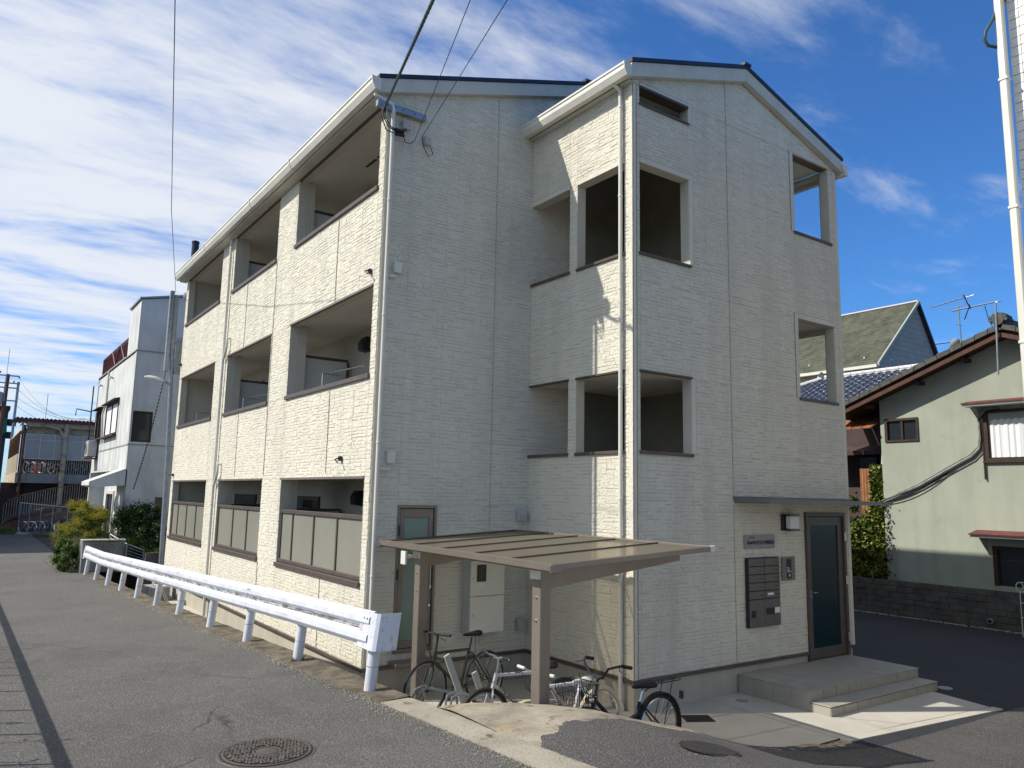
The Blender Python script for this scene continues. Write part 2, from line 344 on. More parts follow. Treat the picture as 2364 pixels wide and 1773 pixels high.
# split stone relief in front of the wall: rows of stones, each proud by its own amount
def stones(cells, axis, p, out, parent, seed, h=.0505, proud=(.0018, .0062), m=None, seams=True, lmin=.075, lmax=.22):
    rnd = random.Random(seed); rows = {}; mb = MB()
    def row(k):
        if k not in rows:
            u = -12.0+rnd.random()*.3; br = []
            while u < 32: l = rnd.uniform(lmin, lmax); br.append((u, u+l, rnd.uniform(*proud), [rnd.uniform(-.0016, .0016) for _ in range(4)])); u += l
            rows[k] = br
        return rows[k]
    for (a, b, c, da, db) in cells:
        zt = max(da, db); k = int(math.floor(c/h))
        while k*h < zt:
            zlo, zhi = max(k*h, c), min((k+1)*h, zt)
            seam = seams and k % 9 == 0
            if zhi-zlo > .006:
                for (s0, s1, pr, jt) in row(k):
                  if s1 <= a or s0 >= b: continue
                  if True:
                    x0, x1 = max(s0, a), min(s1, b)
                    q = math.floor(x0/3.03)*3.03+3.03; parts = [(x0, x1)]      # vertical board joints every 3.03 m
                    if seams and x0 < q < x1: parts = [(x0, q-.003), (q+.003, x1)]
                  gdash = .0032 if (jt[0]+jt[1]) > .0009 else 0
                  for x0, x1 in [pq for pq in (parts if not (s1 <= a or s0 >= b) else [])]:
                    if x1-x0 < .010: continue
                    g = .0010; gz = .0008+(.0028 if seam else 0)
                    lim = lambda u: lerp(da, db, (u-a)/(b-a))-.002
                    z0_, z1_ = (zlo+gz+gdash if seam else max(c+.001, zlo+gz+gdash+jt[2]*9)), zhi-.0008-(0 if seam else abs(jt[3])*4)
                    t0, t1 = min(z1_, lim(x0)), min(z1_, lim(x1))
                    if t0-z0_ < .008 or t1-z0_ < .008: continue
                    e = .0045
                    if x1-x0 < .03: e = .002
                    base = [(x0+g, z0_), (x1-g, z0_), (x1-g, t1), (x0+g, t0)]
                    frn = [(x0+g+e, z0_+e*.7), (x1-g-e, z0_+e*.7), (x1-g-e, t1-e*.7), (x0+g+e, t0-e*.7)]
                    V = []
                    for (u, z) in base: V.append((p+out*.0004, u, z) if axis == 'x' else (u, p+out*.0004, z))
                    for (u, z), j in zip(frn, jt): V.append((p+out*max(.002, pr+j), u, z) if axis == 'x' else (u, p+out*max(.002, pr+j), z))
                    mb.add(V, [(4,5,6,7),(0,1,5,4),(1,2,6,5),(2,3,7,6),(3,0,4,7)])
            k += 1
    return mb.build('split_stone_siding', m or cream, parent, kind='stuff')

# ------------------------------------------------------------------ terrain
def zr(y):
    z = .68-.03*y
    if y < -3: z = .77+.01*(-3-y)*0
    return max(z, .2) if y < 30 else .2
def xl(y): return -3.72-.022*y if y < 19 else -4.14
CR = [(-3.30,-.85),(-3.07,-.95),(-2.86,-1.06),(-2.66,-1.22),(-2.42,-1.44),(-2.23,-1.64),(-2.0,-1.84),(-1.79,-1.88),(-1.41,-1.91),(-.97,-1.98),(0,-2.03),(1.35,-2.1)]
CZ = [(-3.40,.745),(-3.07,.765),(-2.66,.775),(-2.42,.765),(-2.23,.75),(-2.0,.70),(-1.79,.65),(-1.41,.55),(-.97,.40),(-.3,.20),(.5,.06),(1.35,-.012),(2,-.012)]
YA = [(-3.4,-2.35),(-3.2,-2.12),(-2.82,-1.9),(-2.55,-1.95),(-2.25,-2.06),(-1.8,-2.27),(-1.3,-2.25),(-.9,-2.2),(-.4,-2.12),(.3,-2.05),(1.35,-2.09)]
def nz(x, y, s): return noise.noise(Vector((x*s, y*s, 3.3)))
mb = MB()
ys = [-16+i*.5 for i in range(0, 33)]+[.5+i*1.0 for i in range(0, 62)]; nx = 26
for y in ys:
    for i in range(nx):
        t = (i/(nx-1))**.7; x = lerp(-22, xl(y)+.004, t); mb.v.append((x, y, zr(y)+.006*nz(x, y, .6)))
for j in range(len(ys)-1):
    for i in range(nx-1): a = j*nx+i; mb.f.append((a, a+1, a+nx+1, a+nx))
struct(mb, 'road', asphalt, True)
# concrete edge strip along the road, solid down to the pad
def ribbon(y0, y1, step, prof, fn=None):
    mb = MB(); n = len(prof); y = y0; rows = 0
    while y <= y1+1e-6:
        for k, (dx, dz, absz) in enumerate(prof):
            jit = .012*nz(y*3, k*7.7, 1.3) if 0 < k < n-1 else 0
            mb.v.append((xl(y)+dx+jit*1.5, y, (absz if absz is not None else zr(y)+dz+jit*.5)))
        rows += 1; y += step
    for j in range(rows-1):
        for k in range(n-1): a = j*n+k; mb.f.append((a, a+1, a+n+1, a+n))
    return mb
ribbon(-14, -.35, .11, [(-.02, -.2, None), (-.015, .012, None), (.12, .014, None), (.26, .012, None), (.335, .008, None), (.345, -.3, None)]).build('kerb_strip', conc_strip, None, True, kind='structure')
ribbon(-.35, 19.4, .11, [(-.05, -.2, None), (-.04, .008, None), (.08, .02, None), (.2, .018, None), (.31, .03, None), (.335, .0, None), (.34, None, -.95)]).build('retaining_edge', moss, None, True, kind='structure')
# mound of old concrete between the road and the parking pad
mb = MB(); nx_ = 110; na = 22
for i in range(nx_):
    x = lerp(-3.385, 1.36, i/(nx_-1)); yc = interp(x, CR)+.025*nz(x, 0, 3); zc = interp(x, CZ)
    col_ = []
    for j in range(na):
        t = j/(na-1); y = lerp(-3.4, yc, t); d = yc-y
        z = zc+.012*nz(x, y, 2.3)+.006*nz(x, y, 7)
        if t > .85: z -= .03*((t-.85)/.15)**2*min(1, zc/.3)
        mb.v.append((x, y, z))
    zt = mb.v[-1][2]
    for dy, k in ((.06, .80), (.13, .45), (.22, .12), (.30, -.05)): mb.v.append((x, yc+dy, zt*k-.01 if zt > .02 else -.02))
M_ = na+4
for i in range(nx_-1):
    for j in range(M_-1): a = i*M_+j; mb.f.append((a, a+1, a+M_+1, a+M_))
struct(mb, 'concrete_mound', conc_old, True)
# asphalt that laps onto the mound, and the side street
mb = MB(); nx_ = 90; na = 26
for i in range(nx_):
    x = lerp(-3.40, 1.36, i/(nx_-1)); yt = interp(x, YA)+.06*nz(x, 1, 5)+.03*nz(x, 5, 17)
    for j in range(na):
        t = (j/(na-1))**.6; y = lerp(-14, yt, t); mb.v.append((x, y, interp(x, CZ)+.012*nz(x, y, 2.3)+.006*nz(x, y, 7)+(.011 if j < na-1 else -.004)))
for i in range(nx_-1):
    for j in range(na-1): a = i*na+j; mb.f.append((a, a+na, a+na+1, a+1))
struct(mb, 'driveway', asphalt2, True)
mb = MB()
xs = [1.36+i*.55 for i in range(20)]; ys = [-14+i*.7 for i in range(44)]
fr = MB(); yy = [-14, -9, -6, -4, -3.2, -2.62]
for x in xs:
    for y in yy: fr.v.append((x, (y if y != -2.62 else -2.50-.03*(x-4)+.03*nz(x, 2, 4)), -.003+.004*nz(x, y, .5)))
for i in range(len(xs)-1):
    for j in range(5): a = i*6+j; fr.f.append((a, a+6, a+7, a+1))
struct(fr, 'street_front', asphalt2, True)
for x in xs:
    for y in ys: mb.v.append((x, y, -.008+.004*nz(x, y, .5)))
for i in range(len(xs)-1):
    for j in range(len(ys)-1): a = i*len(ys)+j; mb.f.append((a, a+len(ys), a+len(ys)+1, a+1))
struct(mb, 'side_street', asphalt_shade, True)
MB().add([(-400,-400,-1.0),(400,-400,-1.0),(400,400,-1.0),(-400,400,-1.0)], [(0,1,2,3)]).build('ground', earth, None, kind='structure')
MB().add([(-3.7,12.2,-.55),(-1.5,12.2,-.55),(-1.5,19.4,-.5),(-3.9,19.4,-.5)], [(0,1,2,3)]).build('ditch', earth, None, kind='structure')
MB().prism([(-4.2,19.3),(8,19.3),(8,60),(-4.2,60)], 2, -.9, .12).build('planted_bank', earth, None, kind='structure')
MB().prism([(12.3,-14),(60,-14),(60,60),(8.2,60),(8.2,17),(12.3,17)], 2, -.95, .02).build('back_yard', earth, None, kind='structure')
# concrete pad under shelter, foot of the left wall
mb = MB(); P0 = [(-3.42,14.9),(-3.42,-1.0)]+[(x, y+.04) for x, y in CR[1:-1]]+[(1.36,-2.0),(1.36,-.0),(2.04,0),(2.04,2.3),(-2.66,2.3),(-2.66,14.9)]
mb.add([(x, y, 0) for x, y in P0], [tuple(range(len(P0)))]); struct(mb, 'parking_pad', conc_pad)
sl_ = thing('entrance_apron', 'pale concrete apron slabs with a narrow kerb in front of the entrance steps', 'paving', (2.5,-1.5,0))
MB().add([(1.345,.0,.004),(1.345,-2.0,.004),(2.60,-2.11,.004),(2.11,-1.46,.004),(2.11,0,.004)], [(0,1,2,3,4)]).build('slab', conc_pad, sl_)
MB().add([(2.118,-1.46,.004),(2.612,-2.11,.004),(4.42,-2.30,.004),(4.98,0,.004),(2.118,0,.004)], [(0,1,2,3,4)]).build('slab', conc_pad, sl_)
for i in range(5):
    a, b = lerp(1.345, 4.46, i/5)+.003, lerp(1.345, 4.46, (i+1)/5)-.003
    ya = lambda x: lerp(-2.0, -2.315, (x-1.345)/(4.46-1.345)); w_ = .135
    MB().add([(a,ya(a)-.002,.007),(b,ya(b)-.002,.007),(b,ya(b)-w_,.007),(a,ya(a)-w_,.007),(a,ya(a)-.002,-.05),(b,ya(b)-.002,-.05),(b,ya(b)-w_,-.05),(a,ya(a)-w_,-.05)],
             [(0,1,2,3),(0,4,5,1),(1,5,6,2),(2,6,7,3),(3,7,4,0)]).build('kerb_stone', conc_pad, sl_)
rg = random.Random(41); mb = MB()
for i in range(2600):
    y = rg.uniform(-3.2, 14) if i % 3 else rg.uniform(-3.2, 2.5); x = xl(y)-abs(rg.gauss(0,.11))+.03; q = rg.uniform(.003,.011)*(1.3 if y > 2 else 1); z = zr(y)+.006
    mb.add([(x-q,y,z-.004),(x,y-q,z-.004),(x+q,y,z-.004),(x,y+q,z-.004),(x+rg.uniform(-.3,.3)*q,y,z+q)], [(0,1,4),(1,2,4),(2,3,4),(3,0,4)])
mb.build('road_edge_grit', conc_strip, None, kind='stuff')
lid = MB().add([(.30,-.62,.006),(.62,-.80,.006),(.76,-.55,.006),(.44,-.36,.006)], [(0,1,2,3)]).build('drain_cover', iron_d)
tag(lid, 'small dark square drain cover on the slab behind the black bicycle', 'drain cover')
for (x, y, r) in ((1.72,-.33,.085),): tag(MB().lathe((x,y,.003), [(r,0),(r,.004)], 20).build('sewer_cap', conc_grey), 'small round pale cap set in the slab left of the steps', 'sewer cap')
tag(MB().lathe((5.02,-1.42,-.006), [(.11,0),(.11,.01)], 20).build('sewer_cap', conc_grey), 'pale round cap on the dark street beside the lower step', 'sewer cap')

# ------------------------------------------------------------------ apartment building
B = thing('apartment_building', 'three storey cream apartment block with split stone siding and open balconies', 'apartment building', (0,0,0))
XA, YB, LEN, WD = -2.70, 2.346, 14.886, 5.007
mtop = lambda x: 9.76-.315*abs(x-1.1)
btop = lambda x: 9.46-.315*abs(x-2.45)
cols = [(2.526,5.9985),(7.06,10.09),(11.167,14.626)]
ops = []
for (a, b) in cols: ops += [(a,b,1.49,2.915),(a,b,4.36,5.68),(a,b,7.16,8.44)]
cells = wall('left_wall', 'x', XA, YB+.16, LEN, .40, 8.60, ops, .16, cream_g, B)
cs = [c for c in cells]+[(YB,YB+.16,.4,8.6,8.6)]; stones(cs, 'x', XA, -1, B, 11)
# gable wall (front, shaded)
cells = wall('gable_wall', 'y', YB, XA, 0.0, .40, 8.55, [(-2.26,-1.635,.545,2.55)], .16, cream_g, B, top=lambda x: mtop(x))
stones(cells, 'y', YB, -1, B, 12, proud=(.0018, .0075))
# gable wall carries on behind and above the stair bay
c2 = wall('gable_wall', 'y', YB, .001, 4.9, .40, 8.55, [], .16, cream_g, B, top=lambda x: mtop(x), kinks=(1.1,)); stones(c2, 'y', YB, -1, B, 15, proud=(.0018, .0075))
wall('back_wall', 'y', LEN, XA+.16, WD, .40, 8.55, [], -.16, cream_g, B, top=lambda x: mtop(x), kinks=(1.1,))
wall('far_side_wall', 'x', WD, YB+.201, LEN, .40, 8.6, [], -.16, cream_g, B)
# stair bay: left side and entrance front
bl = [(1.371,YB,6.12,7.441),(.16,1.19,6.12,7.441),(1.371,YB,3.345,4.425),(.16,1.19,3.345,4.425)]
cells = [(0,.16,.4,8.62,8.62)]+wall('bay_side_wall', 'x', 0, .16, YB-.0, .40, 8.62, bl, .16, cream_g, B); stones(cells, 'x', 0, -1, B, 13, proud=(.0018, .0062))
en = [(.14,1.152,8.334,8.596),(.14,1.152,6.12,7.441),(.14,1.152,3.345,4.425),(3.757,4.809,7.22,8.62),(3.757,4.809,4.39,5.718),(3.75,4.85,.26,2.54)]
cells = wall('entrance_wall', 'y', 0, 0.0, WD, .40, 8.66, en, .16, cream_g, B, top=lambda x: btop(x), kinks=(2.45,)); stones(cells, 'y', 0, -1, B, 14, proud=(.0018, .0075))
wall('bay_right_wall', 'x', WD, .161, YB+.2, .40, 8.62, [(.20,1.9,7.22,8.57),(.20,1.9,4.39,5.66)], -.16, cream_g, B)
# corner trims
def strip(name, m, *b): return MB().bbox(*b, .004).build(name, m, B)
for z0, z1 in ((.40,8.6),):
    strip('corner_trim', cream_in, XA+.012, XA+.075, YB-.016, YB+.0, z0, z1-.15)
    strip('corner_trim', cream, -.018, .055, -.020, .0, z0, z1); strip('corner_trim', cream, -.020, 0, -.02, .06, z0, z1)
    strip('corner_trim', cream, WD-.06, WD+.016, -.020, .0, z0, z1)
seal0 = mat('dark_grey_sealant', (.22, .21, .18), .8)
# smooth boards framing the stair openings
def frame_b(axis, p, u0, u1, z0, z1, w=.085, top=True, sides=(1,1)):
    o = .014
    def bx(a, b, c, d):
        if axis == 'y': strip('opening_board', cream, a, b, p-o-.006, p+.002, c, d)
        else: strip('opening_board', cream, p-o-.006, p+.002, a, b, c, d)
    if sides[0]: bx(u0-w, u0, z0, z1+(w if top else 0))
    if sides[1]: bx(u1, u1+w, z0, z1+(w if top else 0))
    if top: bx(u0, u1, z1, z1+w)
    def ln(a, b, c, d):
        (MB().box(a, b, p-.0135, p-.0008, c, d) if axis == 'y' else MB().box(p-.0135, p-.0008, a, b, c, d)).build('sealant_joint', seal0, B)
    zt = z1+(w if top else 0)
    if sides[0]: ln(u0-w-.008, u0-w-.001, z0, zt+.008)
    if sides[1]: ln(u1+w+.001, u1+w+.008, z0, zt+.008)
    if top: ln(u0-(w if sides[0] else 0), u1+(w if sides[1] else 0), zt+.001, zt+.008)
frame_b('y', 0, .14, 1.152, 6.12, 7.441, sides=(0,1)); frame_b('y', 0, .14, 1.152, 3.345, 4.425, top=False, sides=(0,1)); frame_b('y', 0, .14, 1.152, 8.334, 8.596, .06, sides=(0,1))
frame_b('y', 0, 3.757, 4.809, 7.22, 8.62, top=False, sides=(1,0)); frame_b('y', 0, 3.757, 4.809, 4.39, 5.718, sides=(1,0))
frame_b('x', 0, 1.371, YB, 6.12, 7.441, sides=(0,0)); frame_b('x', 0, .16, 1.19, 6.12, 7.441, sides=(0,0))
# sealant joints between siding sheets
seal = mat('grey_sealant', (.40, .38, .31), .8)
for x, z0, z1 in ((2.03,.42,2.67),(2.03,2.79,9.55),(.075,.42,8.6)): MB().box(x-.005, x+.005, -.0125, -.0005, z0, z1).build('sealant_joint', seal, B)
for x, z0, z1 in ((-.72,2.2,9.15),(-2.60,.42,8.3)): MB().box(x-.004, x+.004, YB-.012, YB-.0005, z0, z1).build('sealant_joint', seal, B)
for y, z0, z1 in ((3.95,3.0,4.3),(3.95,5.72,7.1),(7.0,3.0,7.1),(8.9,3.0,4.3),(8.9,5.72,7.1),(3.95,.42,1.42),(7.0,.42,1.42)): MB().box(XA-.0145, XA-.0005, y-.004, y+.004, z0, z1).build('sealant_joint', seal, B)
# sills and head flashings
def flash_x(p, a, b, z, w=.035, t=.075): return MB().bbox(p-w, p+.165, a-.0, b+.0, z-.005, z+t-.005, .006).build('sill', bronze, B)
for (a, b) in cols:
    for z in (1.43, 4.322, 7.122):
        mid = (a+b)/2-.15
        MB().bbox(XA-.04, XA+.17, a-.02, mid-.002, z, z+.072, .006).build('sill', bronze, B); MB().bbox(XA-.04, XA+.17, mid+.002, b+.02, z, z+.072, .006).build('sill', bronze, B)
    for z in (2.915, 5.68): MB().bbox(XA-.028, XA+.03, a, b, z-.012, z+.028, .004).build('head_flashing', bronze_l, B)
for (z) in (6.0785, 3.3049):
    for a, b in ((1.371,YB-.01),(.16,1.19)): MB().bbox(-.035, .165, a-.02, b, z, z+.045, .005).build('sill', bronze, B)
    MB().bbox(.12, 1.17, -.035, .165, z, z+.045, .005).build('sill', bronze, B)
for (a, b) in ((1.371,YB-.01),(.16,1.19)): MB().bbox(-.028, .03, a-.02, b, 4.425, 4.455, .004).build('head_flashing', bronze, B)
MB().bbox(.12, 1.17, -.028, .03, 4.425, 4.455, .004).build('head_flashing', bronze, B)
for z in (7.1847, 4.3518): MB().bbox(3.74, 4.83, -.035, .165, z, z+.045, .005).build('sill', bronze, B)
MB().bbox(3.757, 4.80, .03, .165, 8.60, 8.64, .004).build('head_flashing', bronze, B)
MB().bbox(.14, 1.152, -.03, .16, 8.575, 8.61, .004).build('head_flashing', bronze, B); MB().bbox(.13, 1.17, -.03, .165, 8.31, 8.345, .004).build('sill', bronze, B)
# base flashing and foundation
MB().bbox(XA-.03, XA+.05, YB-.03, LEN+.02, .355, .402, .005).build('base_flashing', bronze, B)
MB().bbox(XA+.06, -.035, YB-.03, YB+.04, .355, .402, .005).build('base_flashing', bronze, B)
MB().bbox(-.03, .04, -.03, YB-.035, .355, .402, .005).build('base_flashing', bronze, B); MB().bbox(.045, 3.75, -.03, .04, .355, .402, .005).build('base_flashing', bronze, B); MB().bbox(4.855, WD+.03, -.03, .04, .355, .402, .005).build('base_flashing', bronze, B)
MB().box(XA+.015, 4.95, YB+.015, LEN, -.6, .356).box(.015, 3.755, .015, YB+.014, -.3, .356).box(3.755, 4.86, .1, YB+.014, -.3, .25).box(4.86, WD-.01, .02, YB+.014, -.3, .356).build('foundation', found_m, B)
# floors / soffits / interior walls
def slab(x0, x1, y0, y1, z0, z1, m=soffit_m, n='floor_slab'): return MB().box(x0, x1, y0, y1, z0, z1).build(n, m, B)
XI = -1.40
for z0, z1 in ((2.925,3.30),(5.72,6.10)): slab(XA+.162, XI, YB+.162, LEN-.162, z0, z1)
slab(XA+.162, XI, YB+.162, LEN-.162, 8.46, 8.53, n='ceiling'); slab(XA+.162, XI, YB+.162, LEN-.162, .36, .50)
for k, (z0, z1) in enumerate(((.50,2.925),(3.30,5.72),(6.10,8.46))):
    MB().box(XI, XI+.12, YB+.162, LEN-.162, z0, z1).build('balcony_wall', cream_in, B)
    mb = MB(); z = z0+.05
    while z < z1-.06:      # fine joint lines on the inner wall, real grooves as thin proud boards
        y = YB+.2+random.random()*.2
        while y < LEN-.4: l = random.uniform(.2, .55); mb.box(XI-.006-random.random()*.003, XI-.0005, y, y+l-.006, z, z+.062); y += l
        z += .068
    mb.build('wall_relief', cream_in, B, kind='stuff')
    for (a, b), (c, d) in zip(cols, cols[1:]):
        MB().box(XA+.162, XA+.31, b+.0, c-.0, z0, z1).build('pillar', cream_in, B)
        ym = b+.16; pb = MB().bbox(XA+.32, XI-.12, ym, ym+.02, z0+.06, z0+1.86, .003).build('partition_board', white_brd, B)
        MB().box(XA+.315, XI-.10, ym-.012, ym+.032, z0+1.862, z0+1.91).box(XI-.118, XI-.075, ym-.012, ym+.032, z0, z0+1.86).build('board_frame', bronze, pb)
    for j, (a, b) in enumerate(cols):
        w0 = a+.35; win = MB().bbox(XI-.055, XI-.004, w0, w0+1.75, z0+.10, z0+2.12, .006).build('sliding_window', bronze, B)
        for q in (0, 1): MB().box(XI-.062+.012*q, XI-.05, w0+.06+q*.86, w0+.84+q*.86, z0+.17, z0+2.05).build('pane', glass_d, win)
        hd = MB().prism([(XI-.01,z0+2.25),(XI-.01,z0+1.98),(XI-.16,z0+2.0),(XI-.17,z0+2.14),(XI-.10,z0+2.25)], 1, b-.62, b-.42)
        hd.build('vent_hood', dark, B)
        h2_ = MB().bbox(XI-.26, XI-.01, b-.28, b+.08, z0+.55, z0+1.38, .01).build('water_heater', grey_pl, B)
        MB().box(XI-.268, XI-.261, b-.20, b-.02, z0+1.18, z0+1.24).build('air_slot', dark, h2_)
        MB().tube([(XI-.12,b-.1,z0+1.38),(XI-.12,b-.1,z0+1.55)], .05, 10).build('flue', grey_pl, h2_)
        if k == 2:      # slotted soffit vents
            for q in (-.24, .24): MB().box(XA+.72, XA+.765, (a+b)/2+q-.2, (a+b)/2+q+.2, 8.452, 8.459).build('soffit_vent', dark, B)
        if k == 1:
            po = MB().tube([(XA+.30,a+.9,5.0-.35),(XA+.30,a+2.3,5.0-.30)], .012, 6); po.build('laundry_pole', chrome, B)
            MB().box(XA+.2, XA+.215, a+2.3, a+2.34, 4.40, 4.70).box(XA+.2, XA+.5, a+2.31, a+2.33, 4.68, 4.70).build('pole_bracket', galv, B)
# acrylic balcony screens on the ground floor
for (a, b), ds in zip(cols, ((5.40,4.44,3.50), (8.95,7.98), (13.95,13.02,12.08))):
    sc = MB().bbox(XA+.02, XA+.085, a+.003, b-.003, 2.335, 2.40, .006).bbox(XA+.02, XA+.085, a+.003, b-.003, 1.505, 1.565, .006).build('balcony_rail', bronze, B)
    for y in list(ds)+[a+.03, b-.03]: MB().box(XA+.03, XA+.075, y-.02, y+.02, 1.565, 2.335).build('mullion', bronze, sc)
    ed = [a+.05]+[d for d in sorted(ds)]+[b-.05]
    for p, q in zip(ed, ed[1:]): MB().box(XA+.048, XA+.056, p+.018, q-.018, 1.566, 2.334).build('acrylic_panel', frost, sc)
# inside of the stair bay and corridor
for z0, z1 in ((4.458,5.0),): slab(.165, 2.298, .165, YB-.045, z0, z1)
slab(.165, 4.84, .165, YB-.02, 8.68, 8.74, n='ceiling')
for z0, z1 in ((2.72,3.30),(5.73,6.10)): slab(2.45, 4.84, .165, YB-.02, z0, z1)
slab(2.45, 4.84, .165, YB-.02, 8.625, 8.678, n='ceiling'); slab(.165, 2.3, .165, YB-.02, 2.1, 2.3)
stair_shade = mat('stair_shade_interior', (.25, .23, .175), .9, (.20, .185, .14), 2, 4)  # wall tone darkened to stand for the gloom inside the stairwell
MB().box(2.3, 2.42, .165, YB-.02, .4, 8.67).build('stair_shade_wall', stair_shade, B)
MB().box(.85, 2.298, YB-.04, YB-.021, .4, 8.67).build('stair_shade_wall', stair_shade, B)  # dark sheet added where the stairs open into a shaded void
MB().box(3.3, 3.34, .17, 1.9, 6.1, 8.62).build('corridor_wall', cream_in, B)
# roofs
def gable(x0, xr, x1, y0, y1, zr_, sl, t=.05, name='roof'):
    mb = MB(); f = lambda x: zr_-sl*abs(x-xr)
    mb.prism([(x0,f(x0)),(xr,zr_),(x1,f(x1)),(x1,f(x1)-t),(xr,zr_-t),(x0,f(x0)-t)], 1, y0, y1); return mb.build(name, navy, B)
gable(-2.90, 1.10, 5.12, 2.22, 15.0, 10.02, .315, .06); gable(-.12, 2.45, 5.12, -.13, 2.215, 9.71, .315, .06); gable(-.12, 2.45, 5.12, 2.215, 3.0, 9.71, .315, .06)
for (x0, xr, x1, y, zt) in ((-2.89,1.10,5.1,2.24,9.955), (-.11,2.45,5.1,-.11,9.645)):
    for a, b in ((x0, xr), (xr, x1)):
        f = lambda x: zt-.315*abs(x-xr)
        a_, b_ = (a, b-.002) if b == xr else (a+.002, b)
        MB().prism([(a_,f(a_)-.215),(b_,f(b_)-.215),(b_,f(b_)-.002),(a_,f(a_)-.002)], 1, y, y+.095).build('rake_board', fascia_m, B)
MB().box(1.02, 1.18, 2.2, 15.02, 10.0, 10.05).box(2.37, 2.53, -.15, 3.0, 9.69, 9.735).build('ridge_cap', navy, B)
MB().box(-2.885, -2.712, 2.34, 15.0, 8.445, 8.53).build('eave_soffit', fascia_m, B)
for a, b in cols: MB().box(XA-.012, XA+.03, a, b, 8.425, 8.445).build('head_flashing', bronze, B); MB().box(-2.89, -2.865, 2.34, 15.0, 8.531, 8.70).build('eave_board', fascia_m, B)
MB().box(-.10, .0, -.01, 2.34, 8.60, 8.64).box(-.105, -.085, -.01, 2.34, 8.641, 8.84).build('eave_board', fascia_m, B)
MB().box(4.0, 5.08, 3.0, 3.02, 8.4, 9.2).build('eave_board', fascia_m, B)
# gutters: moulded box section
def gutter(xo, zb, y0, y1, joints):
    pr = [(xo+.03,zb-.045),(xo+.115,zb-.045),(xo+.115,zb+.125),(xo+.105,zb+.125),(xo+.105,zb-.02),(xo+.042,zb-.02),(xo+.004,zb+.05),(xo+.000,zb+.135),(xo-.026,zb+.14),(xo-.026,zb+.11),(xo-.012,zb+.10),(xo-.014,zb+.04)]
    g = MB().prism(pr, 1, y0, y1).build('gutter', trim_w, B)
    pe = [(xo+.028,zb-.048),(xo+.118,zb-.048),(xo+.118,zb+.13),(xo-.029,zb+.143),(xo-.029,zb+.108),(xo-.016,zb+.04)]
    for y in (y0, y1): MB().prism(pe, 1, y-.006, y+.012).build('end_cap', trim_w, g)
    for y in joints: MB().prism([(p-.004 if p < xo+.05 else p+.003, z+(-.004 if z < zb+.06 else .003)) for p, z in pe], 1, y-.025, y+.025).build('gutter_joint', trim_w, g)
gutter(-3.012, 8.525, 2.17, 15.0, (5.7, 8.1, 11.8)); gutter(-.245, 8.655, -.12, 2.33, ())
gutter(5.13, 8.60, -.13, 2.5, ())
# downpipes (each a part of the building)
def pipe(pts, r, name='downpipe', m=trim_w, clips=()):
    p = MB().tube(pts, r, 12).build(name, m, B, smooth=True)
    for (x, y, z) in clips: MB().lathe((x,y,z-.015), [(r+.004,0),(r+.006,.015),(r+.004,.03)], 12).build('pipe_clip', m, p)
    return p
pipe([(-2.93,2.27,8.53),(-2.93,2.27,8.44),(-2.80,2.26,8.40),(-2.66,2.255,8.36),(-2.642,2.25,8.30),(-2.642,2.25,.0)], .030, clips=[(-2.642,2.25,z) for z in (7.9,6.9,5.2,3.4,1.6)])
pipe([(XA-.06,10.62,8.52),(XA-.06,10.62,8.3),(XA-.06,10.62,6.05),(XA-.06,10.30,5.80),(XA-.06,10.30,5.6),(XA-.06,10.30,3.4),(XA-.06,10.55,3.15),(XA-.06,10.55,2.9),(XA-.06,10.55,.02)][:0] or [(XA-.06,10.28,8.52),(XA-.06,10.28,.02)], .032, clips=[(XA-.06,10.28,z) for z in (7.6,5.2,2.4,.9)])
for z in (5.95, 3.15):     # offset swan-neck branches beside the straight pipe
    MB().tube([(XA-.01,9.98,z+.12),(XA-.075,9.98,z+.12),(XA-.075,9.98,z-.08),(XA-.065,10.16,z-.26),(XA-.062,10.25,z-.34)], .028, 10).build('drain_branch', trim_w, B, smooth=True)
pipe([(-.16,.19,8.66),(-.16,.19,8.60),(-.06,.19,8.55),(-.05,.19,8.45),(-.05,.19,.03)], .029, clips=[(-.05,.19,z) for z in (8.3,6.95,5.6,4.2,2.7,1.15)])
MB().lathe((-.05,.19,.0), [(.05,0),(.05,.05),(.038,.1)], 14).build('pipe_foot', trim_w, B)
# small fittings
MB().bbox(-2.50, -2.38, YB-.075, YB-.01, 5.86, 6.02, .008).bbox(-2.58, -2.46, YB-.055, YB-.01, 5.78, 5.83, .005).build('cable_box', trim_w, B)
MB().bbox(-2.48, -2.36, YB-.075, YB-.01, 3.12, 3.30, .008).bbox(-2.60, -2.42, YB-.055, YB-.01, 3.02, 3.07, .005).build('cable_box', trim_w, B)
for (x, z) in ((-.155,2.42),(-.145,.78)):
    MB().prism([(YB-.012,z-.09),(YB-.10,z-.09),(YB-.115,z+.0),(YB-.06,z+.09),(YB-.012,z+.09)], 0, x-.07, x+.07).build('vent_hood', grey_pl if z > 2 else found_m, B)
for (y, z) in ((2.62,5.92),(3.35,3.22),(14.75,6.1),(14.6,3.1)):
    MB().box(XA-.05, XA-.012, y-.03, y+.03, z-.05, z+.02).tube([(XA-.03,y,z),(XA-.12,y-.02,z-.03),(XA-.10,y-.08,z-.08)], .012, 6).build('laundry_hook', dark, B)
MB().tube([(-.9,YB-.03,.72),(-.9,YB-.03,.02)], .022, 8).build('conduit', fascia_m, B)
st_ = MB().tube([(-2.45,15.5,6.0),(-2.45,15.5,9.80)], .10, 14).lathe((-2.45,15.5,9.80), [(.11,0),(.11,.05),(.05,.08)], 14).build('roof_vent_pipe', navy, B)
st_.location = (0,0,0)
dishm = MB().lathe((0,0,0), [(.02,0),(.12,.015),(.2,.05),(.235,.085),(.24,.09)], 20)
